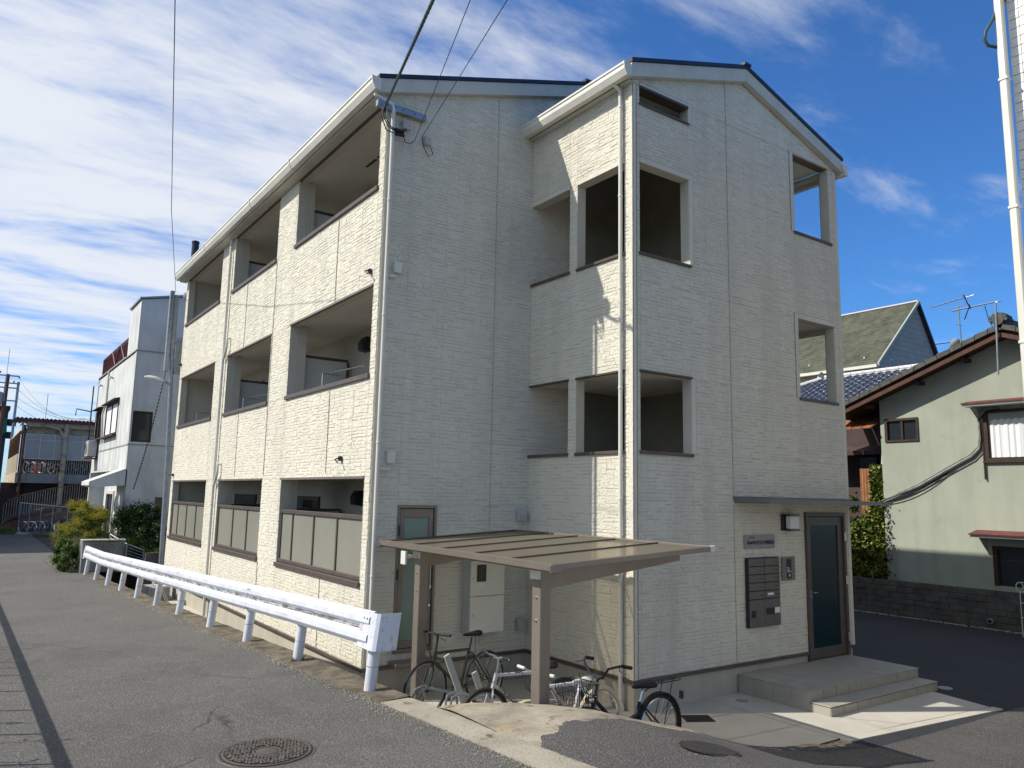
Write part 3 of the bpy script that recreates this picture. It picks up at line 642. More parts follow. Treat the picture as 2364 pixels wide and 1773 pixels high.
sd = dishm.mesh('satellite_dish', grey_pl, smooth=True); sdo = bpy.data.objects.new('satellite_dish', sd); COL.objects.link(sdo); sdo.location = (-2.60,15.12,8.10); sdo.rotation_euler = (rad(70),0,rad(150)); sdo.scale = (.7,.7,.7); tag(sdo, 'round grey satellite dish fixed to the far end of the cream apartment block', 'satellite dish')

# side door in the gable wall
D = thing('glass_service_door', 'narrow bronze door with green frosted glass in the shaded gable wall', 'door', (-1.95,YB,.54))
MB().bbox(-2.26,-2.225,YB-.02,YB+.10,.545,2.55,.004).bbox(-1.67,-1.635,YB-.02,YB+.10,.545,2.55,.004).bbox(-2.225,-1.67,YB-.02,YB+.10,2.51,2.55,.004).bbox(-2.225,-1.67,YB-.02,YB+.10,.545,.60,.004).build('door_frame', bronze_l, D)
lf = MB().bbox(-2.215,-2.145,YB+.0,YB+.045,.605,2.5,.004).bbox(-1.755,-1.685,YB+.0,YB+.045,.605,2.5,.004).bbox(-2.145,-1.755,YB+.0,YB+.045,2.38,2.5,.004).bbox(-2.145,-1.755,YB+.0,YB+.045,.605,.70,.004).build('door_leaf', bronze_l, D)
MB().box(-2.145,-1.755,YB+.018,YB+.026,.70,2.38).build('pane', glass_g, lf)
MB().tube([(-1.72,YB-.035,1.98),(-1.72,YB-.035,1.38)], .011, 8).box(-1.735,-1.705,YB-.04,YB,1.93,1.96).box(-1.735,-1.705,YB-.04,YB,1.40,1.43).build('handle', chrome, lf)
MB().disc((-1.72,YB-.012,1.16), (0,1,0), .018, .03).build('lock', chrome, lf)
for z in (2.2, 1.6): MB().box(-2.245,-2.222,YB-.032,YB-.018,z-.07,z+.07).build('hinge', dark, D)
MB().bbox(-2.32,-1.58,YB-.24,YB-.02,.40,.46,.01).build('door_step', bronze_l, D)
# meter cabinet
Mx = thing('meter_cabinet', 'tall beige steel meter cabinet with dark window on the gable wall', 'cabinet', (-.86,YB,.74))
MB().bbox(-1.17,-.56,YB-.21,YB-.012,.74,1.78,.006).build('case', grey_pl, Mx)
beige = mat('beige_steel', (.74, .72, .63), .5, (.70, .68, .60), 2, 3)
MB().bbox(-1.16,-.57,YB-.228,YB-.212,1.27,1.765,.004).build('upper_door', beige, Mx); MB().bbox(-1.16,-.57,YB-.228,YB-.212,.745,1.26,.004).build('lower_door', beige, Mx)
wd = MB().bbox(-1.06,-.90,YB-.238,YB-.229,1.47,1.71,.006).build('window_frame', dark, Mx); MB().box(-1.04,-.92,YB-.242,YB-.239,1.50,1.69).build('pane', glass_d, wd)
MB().box(-1.05,-.92,YB-.231,YB-.229,1.385,1.45).build('paper_label', paper, Mx)
for z in (1.52, 1.0): MB().disc((-1.11,YB-.236,z), (0,1,0), .017, .018).build('lock', chrome, Mx)

# entrance door
D = thing('entrance_door', 'tall brown framed entrance door with dark teal glass above the steps', 'door', (4.3,0,.26))
MB().bbox(3.752,3.80,-.045,.12,.262,2.54,.004).bbox(4.79,4.848,-.045,.12,.262,2.54,.004).bbox(3.80,4.79,-.045,.12,2.48,2.54,.004).build('door_frame', bronze, D)
lf = MB().bbox(3.805,3.90,-.01,.04,.275,2.475,.004).bbox(4.66,4.785,-.01,.04,.275,2.475,.004).bbox(3.90,4.66,-.01,.04,2.33,2.475,.004).bbox(3.90,4.66,-.01,.04,.275,.43,.004).build('door_leaf', bronze, D)
MB().box(3.90,4.66,.012,.022,.43,2.33).build('pane', door_glass, lf)
MB().box(3.835,3.875,-.016,-.01,1.20,1.32).tube([(3.855,-.015,1.29),(3.855,-.055,1.29),(3.97,-.055,1.29)], .008, 8).build('handle', chrome, lf)
for z in (2.15, 1.45, .55): MB().tube([(4.80,-.052,z-.07),(4.80,-.052,z+.07)], .012, 8).build('hinge', chrome, D)
# canopy over entrance
D = thing('entrance_canopy', 'thin flat grey steel canopy above the entrance door', 'canopy', (3.6,0,2.7))
cg = mat('grey_painted_steel', (.16, .165, .165), .45, (.14, .145, .145), 2, 3)
MB().prism([(2.03,2.745),(5.32,2.735),(5.32,2.72),(5.28,2.675),(2.05,2.675),(2.03,2.69)], 1, -.62, -.004).build('canopy_panel', cg, D)
MB().box(2.02,5.0,-.03,-.001,2.746,2.77).build('wall_flashing', cg, D)
# wall lamp
D = thing('wall_lamp', 'square black and white wall lamp above the entry panel', 'lamp', (3.29,0,2.4))
MB().bbox(3.14,3.42,-.05,-.012,2.265,2.515,.004).build('back_plate', dark, D); MB().bbox(3.19,3.41,-.16,-.051,2.285,2.495,.02).build('lamp_cover', lampglass, D)
MB().box(3.17,3.43,-.15,-.051,2.263,2.282).box(3.17,3.43,-.15,-.051,2.498,2.515).build('lamp_rim', dark, D)
# name sign
def text_mesh(body, size, m, shear=0, ext=.002, align='LEFT'):
    cu = bpy.data.curves.new('text', 'FONT'); cu.body = body; cu.size = size; cu.shear = shear; cu.extrude = ext; cu.align_x = align; cu.resolution_u = 3
    o = bpy.data.objects.new('text', cu); COL.objects.link(o); bpy.context.view_layer.update()
    dg = bpy.context.evaluated_depsgraph_get(); me = bpy.data.meshes.new_from_object(o.evaluated_get(dg)); bpy.data.objects.remove(o)
    me.materials.clear(); me.materials.append(m); return me
def put_text(name, body, size, m, parent, pos, rot=(rad(90),0,0), shear=0, width=None, align='LEFT', bold=0):
    me = text_mesh(body, size, m, shear, align=align); o = bpy.data.objects.new(name, me); COL.objects.link(o); o.parent = parent
    q = Vector(pos)-parent.location if parent else Vector(pos)
    o.location = q; o.rotation_euler = rot
    if width and me.vertices:
        xs = [v.co.x for v in me.vertices]; k = width/max(1e-6, max(xs)-min(xs)); o.scale = (k, 1, 1)
    return o
D = thing('name_sign', 'grey metal name sign with black lettering beside the entrance', 'sign', (2.6,0,2.1))
MB().bbox(2.235,2.955,-.028,-.010,2.005,2.205,.002).build('plate', sign_m, D)
put_text('lettering', 'Sourire', .098, dark, D, (2.275,-.032,2.068), shear=.35, width=.225)
put_text('lettering', '安芸中野駅前', .068, dark, D, (2.515,-.032,2.068), width=.40)
put_text('lettering', 'スリール', .030, dark, D, (2.335,-.032,2.155), width=.12)
# mailboxes
D = thing('mailbox_bank', 'bank of ten brown mailboxes above two parcel lockers', 'mailbox', (2.62,0,1.2))
MB().bbox(2.245,3.0,-.055,-.012,.875,1.875,.004).build('case', dark, D)
for r in range(5):
    for c in range(2):
        x0 = 2.262+c*.366; z1 = 1.862-r*.118; o = MB().bbox(x0, x0+.354, -.078, -.056, z1-.108, z1, .004).build('mailbox_door', mail_m, D)
        MB().box(x0+.235, x0+.325, -.0805, -.0785, z1-.062, z1-.052).build('slot', dark, o)
        if (r, c) == (4, 1): MB().box(x0+.05, x0+.19, -.0805, -.0785, z1-.066, z1-.032).build('name_label', paper, o)
MB().bbox(2.262,2.60,-.074,-.056,.885,1.268,.004).build('parcel_locker_door', mail_m, D); MB().bbox(2.606,2.985,-.074,-.056,.885,1.268,.004).build('parcel_locker_door', mail_m, D)
MB().bbox(2.30,2.39,-.086,-.075,1.02,1.12,.004).build('keypad', dark, D); MB().bbox(2.64,2.83,-.086,-.075,1.05,1.14,.004).build('keypad', dark, D); MB().box(2.84,2.96,-.079,-.075,1.06,1.14).build('instruction_label', paper, D)
# intercom
D = thing('intercom_panel', 'bronze entry phone panel with black keypad strip left of the door', 'intercom', (3.27,0,1.7))
MB().bbox(3.11,3.435,-.035,-.012,1.51,1.865,.005).build('face_plate', bronze_l, D); MB().box(3.215,3.335,-.038,-.0355,1.54,1.835).build('keypad_strip', dark, D)
for i in range(4): MB().box(3.225,3.225+.05+.03*(i == 3)+.01*i,-.0395,-.0385,1.70-i*.022,1.708-i*.022).build('print_line', paper, D)
MB().disc((3.275,-.042,1.585), (0,1,0), .022, .01).build('call_button', grey_pl, D)

# entrance steps with tiles
D = thing('entrance_steps', 'grey tiled entrance platform with one lower step', 'steps', (3.4,-.7,0))
MB().box(2.063,4.807,-1.137,-.001,.0,.248).box(2.063,4.757,-1.437,-1.138,.0,.118).build('core', tile_joint, D)
tb = MB().bbox(0,.2985,-.006,.006,0,.120,.003).build('tile', step_tile, D, local=True)
tile_src = tb; tb.location = (9,9,-5)
def step_tiles(x0, x1, y, z0, h, n):
    w = (x1-x0)/n
    for i in range(n): inst(tile_src, (x0+i*w-D.location.x+.0045, y-D.location.y, z0-D.location.z), D, scale=((w-.009)/.2985, 1, h/.120))
step_tiles(2.05, 4.81, -1.143, .120+.002, .126, 9); step_tiles(2.05, 4.76, -1.443, 0, .108, 9)
for i in range(4):
    w = 1.14/4; inst(tile_src, (2.057-D.location.x, -.004-i*w-D.location.y, 0-D.location.z), D, rot=(0,0,-math.pi/2), scale=((w-.003)/.2985, 1, 2.05))
inst(tile_src, (2.057-D.location.x, -1.145-D.location.y, 0), D, rot=(0,0,-math.pi/2), scale=(.98, 1, .9))
for i in range(4):
    w = 1.14/4; inst(tile_src, (4.812-D.location.x, -.004-i*w-D.location.y, 0-D.location.z), D, rot=(0,0,-math.pi/2), scale=((w-.003)/.2985, 1, 2.05))
bpy.data.objects.remove(tb)
tt = MB().bbox(0,.303,0,.2835,0,.010,.002).build('top_tile', step_tile, D, local=True); w = 2.78/9
for i in range(9):
    for j in range(4): inst(tt, (2.045+i*w-D.location.x, -1.155+j*.2875-D.location.y, .2485), D)
    inst(tt, (2.045+i*(2.73/9)-D.location.x, -1.455-D.location.y, .1185), D, scale=(.975, 1.04, 1))
bpy.data.objects.remove(tt)

# ------------------------------------------------------------------ power service on the gable
D = thing('cable_bracket', 'grey steel channel bracket carrying the service cables at the gable corner', 'bracket', (-2.5,2.3,8.3))
MB().bbox(-2.90,-2.10,YB-.11,YB-.03,8.275,8.375,.004).build('channel', galv, D)
for x in (-2.75,-2.62,-2.5,-2.3): MB().disc((x,YB-.112,8.325), (0,1,0), .012, .006, 8).build('bolt_hole', dark, D)
tag(MB().bbox(-2.47,-2.35,YB-.10,YB-.012,8.06,8.2,.01).build('junction_box', grey_pl), 'small pale junction box under the steel cable bracket', 'junction box')
tag(MB().bbox(-2.09,-1.99,YB-.08,YB-.012,7.93,8.06,.008).build('junction_box', grey_pl), 'grey terminal box right of the cable bracket with a looped black wire', 'junction box')
D = thing('service_drop_cable', 'thick twisted green black service cable running up from the bracket', 'cable', (-2.8,2.2,8.3))
pts = sag((-2.80,2.18,8.32), (-4.9,-3.5,6.92), -.0, 2)
A0 = Vector((-2.80,2.17,8.30)); A1 = Vector((-4.19,-1.74,7.17)); A1 = A0+(A1-A0)*2.2
for ph in (0, 2.09, 4.19):
    P = []
    for i in range(150):
        t = i/149; c = A0.lerp(A1, t); c.z -= .10*t*(1-t)*4*0; P.append(c+Vector((math.cos(t*150+ph)*.012, math.sin(t*150+ph)*.012, math.cos(t*150+ph)*.012)))
    MB().tube(P, .0125, 5).build('strand', cable_g, D)
for i, (dx, dz) in enumerate(((0,0),(.03,.02),(-.03,-.06))):
    MB().tube([(-2.80,2.18,8.30),(-2.83+dx,2.2,8.12),(-2.74+dx,2.2,7.98+dz),(-2.58,2.24,7.95+dz*.6),(-2.48,2.26,7.97),(-2.42,2.27,8.05),(-2.41,2.27,8.12)], .009, 6).build('drip_loop', cable_k, D)
MB().tube([(-2.62,2.23,7.98),(-2.47,2.24,7.99)], .028, 8).tube([(-2.62,2.22,7.91),(-2.47,2.23,7.93)], .026, 8).build('splice_sleeve', cable_k, D)
for k, (a, b, lab) in enumerate((((-2.27,2.26,7.93),(-3.91,-1.93,7.18),'thin black telephone wire rising from a hook below the bracket'), ((-2.15,2.26,8.02),(-3.64,-2.13,7.18),'thin black wire ending in a loop at the grey terminal box'))):
    D = thing('overhead_wire', lab, 'wire', a)
    a_ = Vector(a); b_ = a_+(Vector(b)-a_)*2.0; MB().tube([a_, a_.lerp(b_, .5), b_], .0045, 5).build('wire', cable_k, D)
    if k == 0: MB().tube([a_, (-2.33,2.28,7.86),(-2.42,2.28,7.86),(-2.45,2.28,7.96)], .006, 5).build('loop', cable_k, D)
    else: MB().tube([a_, (-2.12,2.27,7.88),(-2.03,2.27,7.74),(-1.95,2.27,7.80),(-2.0,2.27,7.92)], .006, 5).build('loop', cable_k, D)

# ------------------------------------------------------------------ bicycle shelter
SH = thing('bicycle_shelter', 'bronze aluminium cycle shelter with smoked flat roof beside the gable wall', 'shelter', (-2.55,0,0))
psi = -.034; tl = .061; OB = Vector((-2.72,-1.71,2.06)); ea = Vector((-math.sin(psi), math.cos(psi), 0)); eb = Vector((math.cos(psi)*math.cos(tl), math.sin(psi)*math.cos(tl), math.sin(tl))); ec = ea.cross(eb)*-1
RM = Matrix((eb, ea, ec)).transposed()
def shb(u0, u1, v0, v1, w0, w1, name, m, ch=.004, par=None):
    mb = MB().bbox(u0, u1, v0, v1, w0, w1, ch); mb.v = [tuple(OB+eb*v[0]+ea*v[1]+ec*v[2]) for v in mb.v]; return mb.build(name, m, par or SH)
WL, DP = 3.80, 2.13
if ec.z < 0: ec = -ec; RM = Matrix((eb, ea, ec)).transposed()
for i in range(5):
    v0 = .02+i*(WL-.04)/5; shb(.06, DP-.03, v0+.012, v0+(WL-.04)/5-.012, .0, .006, 'roof_panel', roof_poly, .001)
for i in range(6): v = .02+i*(WL-.04)/5; shb(.05, DP-.02, v-.014, v+.014, .007, .024, 'roof_bar', bronze, .003)
shb(DP-.03, DP+.02, -.03, WL+.03, -.03, .026, 'rear_bar', bronze_l); shb(DP-.02, DP+.05, -.035, -.005, -.04, .028, 'gutter_end_cap', trim_w)
shb(.03, DP-.03, -.03, .015, -.03, .024, 'edge_bar', bronze_l); shb(.03, DP-.03, WL-.015, WL+.03, -.03, .024, 'edge_bar', bronze)
g = MB(); prof = [(-.03,.024),(.06,.024),(.06,.014),(-.018,.014),(-.016,-.025),(.005,-.042),(.06,-.046),(.06,-.056),(.0,-.053),(-.027,-.032)]
mbp = MB().prism([(p, q) for p, q in prof], 1, -.02, WL+.02); mbp.v = [tuple(OB+eb*v[0]+ea*v[1]+ec*v[2]) for v in mbp.v]; go = mbp.build('front_gutter', bronze_l, SH)
for v0, v1 in ((-.05,-.018),(WL+.018,WL+.05)): shb(-.04, .10, v0, v1, -.062, .028, 'gutter_end_cap', bronze_l, .02, SH)
for (px_, py_) in ((-2.465,-1.245),(-2.375,1.38)):
    post = MB().bbox(px_-.065, px_+.065, py_-.07, py_+.07, 0, 1.985, .006).build('post', bronze_l, SH)
    MB().box(px_-.095, px_-.066, py_-.07, py_+.07, 1.90, 1.99).build('post_cap', trim_w, post)
    for z in (1.72, 1.50): MB().disc((px_-.069, py_-.0, z), (1,0,0), .012, .012, 8).build('bolt', chrome, post)
    L_ = 1.95
    mb = MB().prism([(px_+.066,1.80),(px_+.066,1.985),(px_+L_,2.105),(px_+L_,2.02)], 1, py_-.035, py_+.035); mb.build('cantilever_arm', bronze_l, SH)
MB().tube([(-2.66,1.30,1.93),(-2.50,1.36,1.93)], .022, 8).box(-2.69,-2.665,1.24,1.36,1.84,2.0).build('drain_elbow', trim_w, SH)

# ------------------------------------------------------------------ cycle racks
def rack(x, y, lab):
    D = thing('cycle_rack', lab, 'cycle rack', (x,y,0), 'steel cycle racks under the shelter')
    MB().tube([(x-.02,y-.04,.01),(x-.02,y-.04,.30),(x+.0,y-.04,.37),(x+.1,y-.04,.40),(x+.55,y-.04,.27),(x+.6,y-.04,.2),(x+.6,y-.04,.01)], .013, 8).build('tube_loop', galv, D, smooth=True)
    MB().tube([(x-.02,y+.07,.01),(x-.02,y+.07,.30),(x+.0,y+.07,.37),(x+.1,y+.07,.40),(x+.55,y+.07,.27),(x+.6,y+.07,.2),(x+.6,y+.07,.01)], .013, 8).build('tube_loop', galv, D, smooth=True)
    MB().box(x-.04,x+.62,y-.06,y+.09,.0,.015).build('base_plate', galv, D)
def plate_pair(D, y):
    for x, z in ((-2.32,.80),(-1.92,.56)):
        p = MB().rbox((x+.14, y, z-.30), .075, .03, .66, Matrix.Rotation(rad(-24), 3, 'Y')); p.build('guide_plate', grey_pl, D)
rack(-2.55, 1.05, 'steel hoop rack holding the front wheel of the dark racing style bicycle'); rack(-2.35, .62, 'empty steel hoop rack between the dark bicycle and the silver one')
plate_pair([o for o in bpy.data.objects if o.name == 'cycle_rack.001'][0], .80)

# ------------------------------------------------------------------ bicycles (local x = forward)
def wheel(parent, x, R, tyre_m, rim_m, tw=.02, fender=None):
    w = thing('wheel', '', ''); del w['label']; del w['category']; w.parent = parent; w.location = (x,0,R)
    MB().ring((0,0,0), (0,1,0), R-tw, tw, 36, 6).build('tyre', tyre_m, w, True, local=True); MB().ring((0,0,0), (0,1,0), R-2*tw-.008, .013, 36, 4, .8).build('rim', rim_m, w, True, local=True)
    mb = MB()
    for i in range(20): t = 2*math.pi*i/20; d = .03*(1 if i % 2 else -1); mb.tube([(.03*math.cos(t+.6), d, .03*math.sin(t+.6)), ((R-2*tw-.01)*math.cos(t), 0, (R-2*tw-.01)*math.sin(t))], .0016, 3, cap=False)
    mb.build('spokes', chrome, w, local=True); MB().disc((0,0,0), (0,1,0), .022, .09, 10).build('hub', dark if rim_m != chrome else chrome, w, local=True)
    return w
def bike(name, label, loc, heading, R=.335, wb=1.04, fm=black, tyre=black, rim=chrome, saddle=black, bar='flat', grip=black, style='diamond', fender=False, basket=False, rackm=False, text=None, tw=.018, bars=None, sh=.93, hh=1.0, steer=0):
    b = thing(name, label, 'bicycle', loc, 'bicycles parked under the shelter', heading)      # origin: ground under the rear axle
    wheel(b, 0, R, tyre, rim, tw); wheel(b, wb, R, tyre, rim, tw)
    bb = (.43, 0, .29); hd = (wb-.145, 0, .78); hb = (wb-.105, 0, .64); st = (.29, 0, .74 if style == 'diamond' else .62)
    f = MB()
    if style == 'diamond': f.tube([st, (hd[0], 0, hd[2]-.02)], .019, 8); f.tube([bb, (hb[0]-.005, 0, hb[2]+.02)], .023, 8)
    else: f.tube([(.335,0,.5), (.6,0,.42), (hd[0], 0, hd[2]-.06)], .022, 8); f.tube([bb, (hb[0], 0, hb[2])], .022, 8)
    f.tube([bb, st], .018, 8); f.tube([hb, hd], .023, 8)
    for s in (-1, 1): f.tube([(0, s*.06, R), (.08, s*.05, R-.01), (.40, s*.03, .29)], .010, 6); f.tube([(0, s*.06, R), (.27, s*.02, st[2]-.03)], .009, 6)
    f.build('frame', fm, b, True, local=True)
    fk = MB().tube([(wb-.10,0,.64), (wb-.085,0,.60)], .022, 8)
    for s in (-1, 1): fk.tube([(wb-.09, s*.012, .62), (wb-.075, s*.052, .58), (wb-.02, s*.055, R+.08), (wb, s*.055, R)], .012, 6)
    fk.build('fork', fm, b, True, local=True)
    stem = MB().tube([hd, (hd[0]-.03, 0, hh-.03)], .014, 8)
    hx = hd[0]-.03
    if bar == 'flat':
        stem.tube([(hx,0,hh-.03), (hx+.07,0,hh)], .016, 8); P = [(hx+.05,-.29,hh+.01), (hx+.07,-.08,hh), (hx+.07,.08,hh), (hx+.05,.29,hh+.01)]; gp = [(P[0], (hx+.056,-.17,hh+.005)), (P[3], (hx+.056,.17,hh+.005))]
    else:
        P = [(hx-.20,-.27,hh+.10), (hx-.06,-.25,hh+.13), (hx+.02,-.17,hh+.10), (hx+.01,-.08,hh), (hx,0,hh-.03), (hx+.01,.08,hh), (hx+.02,.17,hh+.10), (hx-.06,.25,hh+.13), (hx-.20,.27,hh+.10)]; gp = [(P[0], (hx-.08,-.255,hh+.128)), (P[8], (hx-.08,.255,hh+.128))]
    stem.build('stem', bars or chrome, b, True, local=True)
    h = MB().tube(P, .0125, 8).build('handlebar', bars or chrome, b, True, local=True)
    for a, c in gp: MB().tube([a, c], .018, 8).build('grip', grip, h, True, local=True)
    for s in (-1, 1): a, c = gp[0 if s < 0 else 1]; MB().tube([(c[0]+.02, c[1]-s*.01, c[2]-.01), (c[0]+.06, c[1]+s*.02, c[2]-.035), (c[0]+.05, c[1]+s*.10, c[2]-.05)], .006, 5).build('brake_lever', dark, h, local=True)
    for s in (-1, 1): MB().tube([(hx+.05, s*.14, hh), (hx+.16, s*.10, hh+.03), (hx+.17, s*.02, hh-.12), (hd[0]+.06, 0, .70)], .004, 5).build('brake_cable', cable_k, b, local=True)
    # saddle and post
    MB().tube([(.29,0,.72) if style == 'diamond' else (.30,0,.6), (.25,0,sh-.05)], .013, 8).build('seat_post', dark if rim != chrome else chrome, b, True, local=True)
    wide = .068 if style == 'diamond' else .10; sa = MB(); pr = [(.40,.012,.012),(.36,.022,.02),(.28,.035,.024),(.20,wide,.03),(.13,wide*1.05,.034),(.10,wide*.7,.03),(.09,.02,.012)]
    vs = []; n = 10
    for (x, w, t) in pr:
        for k in range(n): a = 2*math.pi*k/n; vs.append((x, w*math.cos(a), sh+t*math.sin(a)*(1 if math.sin(a) > 0 else 1.4)*.9))
    fs = [(i*n+k, i*n+(k+1) % n, (i+1)*n+(k+1) % n, (i+1)*n+k) for i in range(len(pr)-1) for k in range(n)]+[tuple(range(n))[::-1], tuple((len(pr)-1)*n+k for k in range(n))]
    sa.add(vs, fs).build('saddle', saddle, b, True, local=True)
    cr = MB().ring((.43,-.05,.29), (0,1,0), .085, .006, 24, 4).disc((.43,-.05,.29), (0,1,0), .04, .01, 10)
    for k in range(5): t = k*2*math.pi/5; cr.tube([(.43,-.05,.29), (.43+.085*math.cos(t), -.05, .29+.085*math.sin(t))], .005, 4)
    cr.tube([(.43,-.07,.29), (.50,-.08,.14)], .010, 6).tube([(.43,.07,.29), (.36,.08,.44)], .010, 6).box(.46,.54,-.17,-.08,.125,.145).box(.32,.40,.08,.17,.43,.45).build('crankset', dark, b, local=True)
    MB().tube([(.43,-.045,.375), (0,-.045,R+.04), (-.04,-.045,R), (0,-.045,R-.04), (.43,-.045,.205)], .004, 4, closed=True).build('chain', dark, b, local=True)
    MB().tube([(.0,.07,R), (-.03,.09,.06), (-.03,.12,.01)], .008, 6).build('kickstand', dark, b, local=True)
    if fender:
        for x, a0, a1 in ((0, 20, 200), (wb, 10, 165)):
            mb = MB(); n = 16
            for i in range(n+1):
                t = rad(lerp(a0, a1, i/n)) if x == 0 else rad(lerp(a0, a1, i/n))
                for dy, dr in ((-.032,-.012),(-.02,.006),(.02,.006),(.032,-.012)): mb.v.append((x+(R+.015+dr)*math.cos(t), dy, R+(R+.015+dr)*math.sin(t)))
            for i in range(n):
                for k in range(3): a = i*4+k; mb.f.append((a, a+1, a+5, a+4))
            mb.build('mudguard', fm if fm != blue_m else black, b, True, local=True)
            for s in (-1, 1): MB().tube([(x, s*.06, R), (x-.25, s*.035, R+.25)] if x == 0 else [(x, s*.06, R), (x+.2, s*.035, R+.28)], .003, 4).build('stay', dark, b, local=True)
    if rackm:
        mb = MB(); z = .78
        for s in (-1, 1): mb.tube([(.24, s*.02, z-.06), (.12, s*.05, z), (-.28, s*.065, z), (-.33, s*.03, z)], .006, 5); mb.tube([(0, s*.07, R), (-.15, s*.065, z)], .005, 5)
        mb.tube([(-.33,-.03,z), (-.33,.03,z)], .006, 5).tube([(-.02,-.06,z), (-.02,.06,z)], .005, 4).tube([(-.2,-.065,z), (-.2,.065,z)], .005, 4).tube([(.12,0,z),(-.3,0,z)], .005, 4)
        mb.build('rear_rack', dark, b, local=True); MB().box(-.39,-.36,-.02,.02,.56,.64).build('rear_reflector', dark, b, local=True)
    if basket:
        mb = MB(); x0, x1, z0, z1 = wb-.02, wb+.24, .68, .93
        for z, e in ((z1,.0),(lerp(z0,z1,.5),.012),(z0,.03)): mb.tube([(x0+e*.4,-.18+e,z),(x1-e,-.17+e,z),(x1-e,.17-e,z),(x0+e*.4,.18-e,z)], .0035 if z < z1 else .005, 4, closed=True)
        for i in range(11):
            t = i/10; y = lerp(-.17, .17, t)
            mb.tube([(x1,y,z1),(x1-.03,y*.84,z0),(x0+.01,y*.84,z0),(x0,y,z1)], .0022, 3, cap=False)
        for i in range(7):
            t = i/6; x = lerp(x0, x1, t)
            for s in (-1, 1): mb.tube([(x, s*.178, z1), (lerp(x0+.01, x1-.03, t), s*.15, z0)], .0022, 3, cap=False)
        mb.build('front_basket', dark, b, local=True); MB().disc((wb-.06,-.0,.74), (1,0,0), .035, .06, 12).build('headlamp', chrome, b, True, local=True)
    if text:
        me = text_mesh(text, .072, dark, ext=.001); o = bpy.data.objects.new('frame_lettering', me); COL.objects.link(o); o.parent = b
        # reads down the tube from head to crank on the near side
        a = Vector((hb[0]-.02, 0, hb[2]+.005)); c = Vector(bb); d = (c-a).normalized()
        xa_ = d; zn = Vector((0, 1, 0)); ya_ = zn.cross(xa_)
        o.matrix_local = Matrix(((xa_.x, ya_.x, zn.x, a.x+d.x*.05+ya_.x*-.022), (xa_.y, ya_.y, zn.y, .0265), (xa_.z, ya_.z, zn.z, a.z+d.z*.05+ya_.z*-.022), (0,0,0,1)))
    return b
def hd_to(rx, ry, fx, fy): return math.atan2(fy-ry, fx-rx)
dkgreen = mat('dark_green_bicycle_paint', (.015, .022, .012), .35, coat=.4); silver = mat('silver_bicycle_paint', (.48, .48, .47), .35, (.44, .44, .43), 4, 2, coat=.4)
whitep = mat('white_bicycle_paint', (.72, .73, .73), .35, coat=.4); creamt = mat('cream_tyre', (.62, .54, .38), .8); whites = mat('white_saddle', (.55, .55, .53), .6)
rimg = mat('grey_rim', (.30, .30, .29), .4, metal=.4)
bike('sport_bicycle', 'black and dark green sport bicycle with slim saddle nearest the meter cabinet', (-1.42,1.31,0), hd_to(-1.42,1.31,-2.44,1.12), .345, 1.0, dkgreen, black, rimg, black, 'flat', black, bars=dark, sh=.93, hh=1.0, tw=.015)
bike('mountain_bicycle', 'silver mountain bicycle with black letters on its frame', (-1.38,-.26,0), hd_to(-1.38,-.26,-2.42,-.20), .325, 1.04, silver, black, rimg, black, 'flat', black, text='LOUISGARNEAU', bars=chrome, sh=.80, hh=.97, tw=.024)
bike('small_wheel_bicycle', 'white bicycle with white saddle and cream tyres behind the black basket bicycle', (-1.33,-.84,0), hd_to(-1.33,-.84,-2.38,-.90), .335, 1.05, whitep, creamt, chrome, whites, 'flat', whites, style='diamond', sh=.76, hh=.92, tw=.024)
bike('city_bicycle', 'black city bicycle with wire basket and rear rack closest to the mound', (-1.0,-1.40,0), hd_to(-1.0,-1.40,-2.08,-1.46), .33, 1.08, black, black, chrome, black, 'city', black, style='low', fender=True, basket=True, rackm=True, bars=dark, sh=.78, hh=.95, tw=.018)

# ------------------------------------------------------------------ guardrail
G = thing('guardrail', 'white W beam guardrail on leaning round posts along the road edge', 'guardrail', (-3.7,9,0))
Pf = [(-3.63,.14),(-3.66,2.17),(-3.73,4.03),(-3.79,5.80),(-3.84,7.78),(-3.89,9.53),(-3.94,11.31),(-3.97,13.2),(-4.01,15.0),(-4.06,16.7),(-4.12,18.3)]
lean = .13
def rail_pt(y):       # top of beam line, traffic face
    x = interp(y, [(p[1], p[0]) for p in Pf]); return x, zr(y)
for i, (x, y) in enumerate(Pf):
    z = zr(y)+.01; bt = Vector((x, y, z-.15)); tp = Vector((x+lean*.62, y+.02, z+.64)); p = MB().tube([bt, bt.lerp(tp, .5), tp], .062, 14).build('post', rail_w, G, True)
    MB().tube([bt.lerp(tp, .5)+Vector((0,0,-.004)), bt.lerp(tp, .5)+Vector((0,0,.004))], .0635, 14).build('post_band', rail_dirty, p)
# W profile: (outward toward road = -x, height below top)
Wp = [(.010,0),(-.018,-.010),(-.050,-.050),(-.056,-.060),(-.056,-.110),(-.050,-.120),(-.014,-.160),(-.012,-.175),(-.014,-.190),(-.050,-.230),(-.056,-.240),(-.056,-.290),(-.050,-.300),(-.018,-.340),(.010,-.350)]
def beam(y0, y1, cut=None, m=rail_w, off=0, name='beam_section', prof=Wp):
    n = max(2, int((y1-y0)/.35)); mb = MB(); K = len(prof)
    for j in range(n+1):
        y = lerp(y0, y1, j/n); x, z = rail_pt(y); zt = z+.80
        for (dx, dz) in prof: mb.v.append((x+.02+dx+off+(-dz)*-.13+.02, y, zt+dz))
    for j in range(n):
        for k in range(K-1): a = j*K+k; mb.f.append((a, a+1, a+K+1, a+K))
    o = mb.build(name, m, G, False)
    md = o.modifiers.new('thick', 'SOLIDIFY'); md.thickness = .005; md.offset = 0
    return o
joints = [.20, 4.05, 8.0, 12.1, 15.6, 18.7]
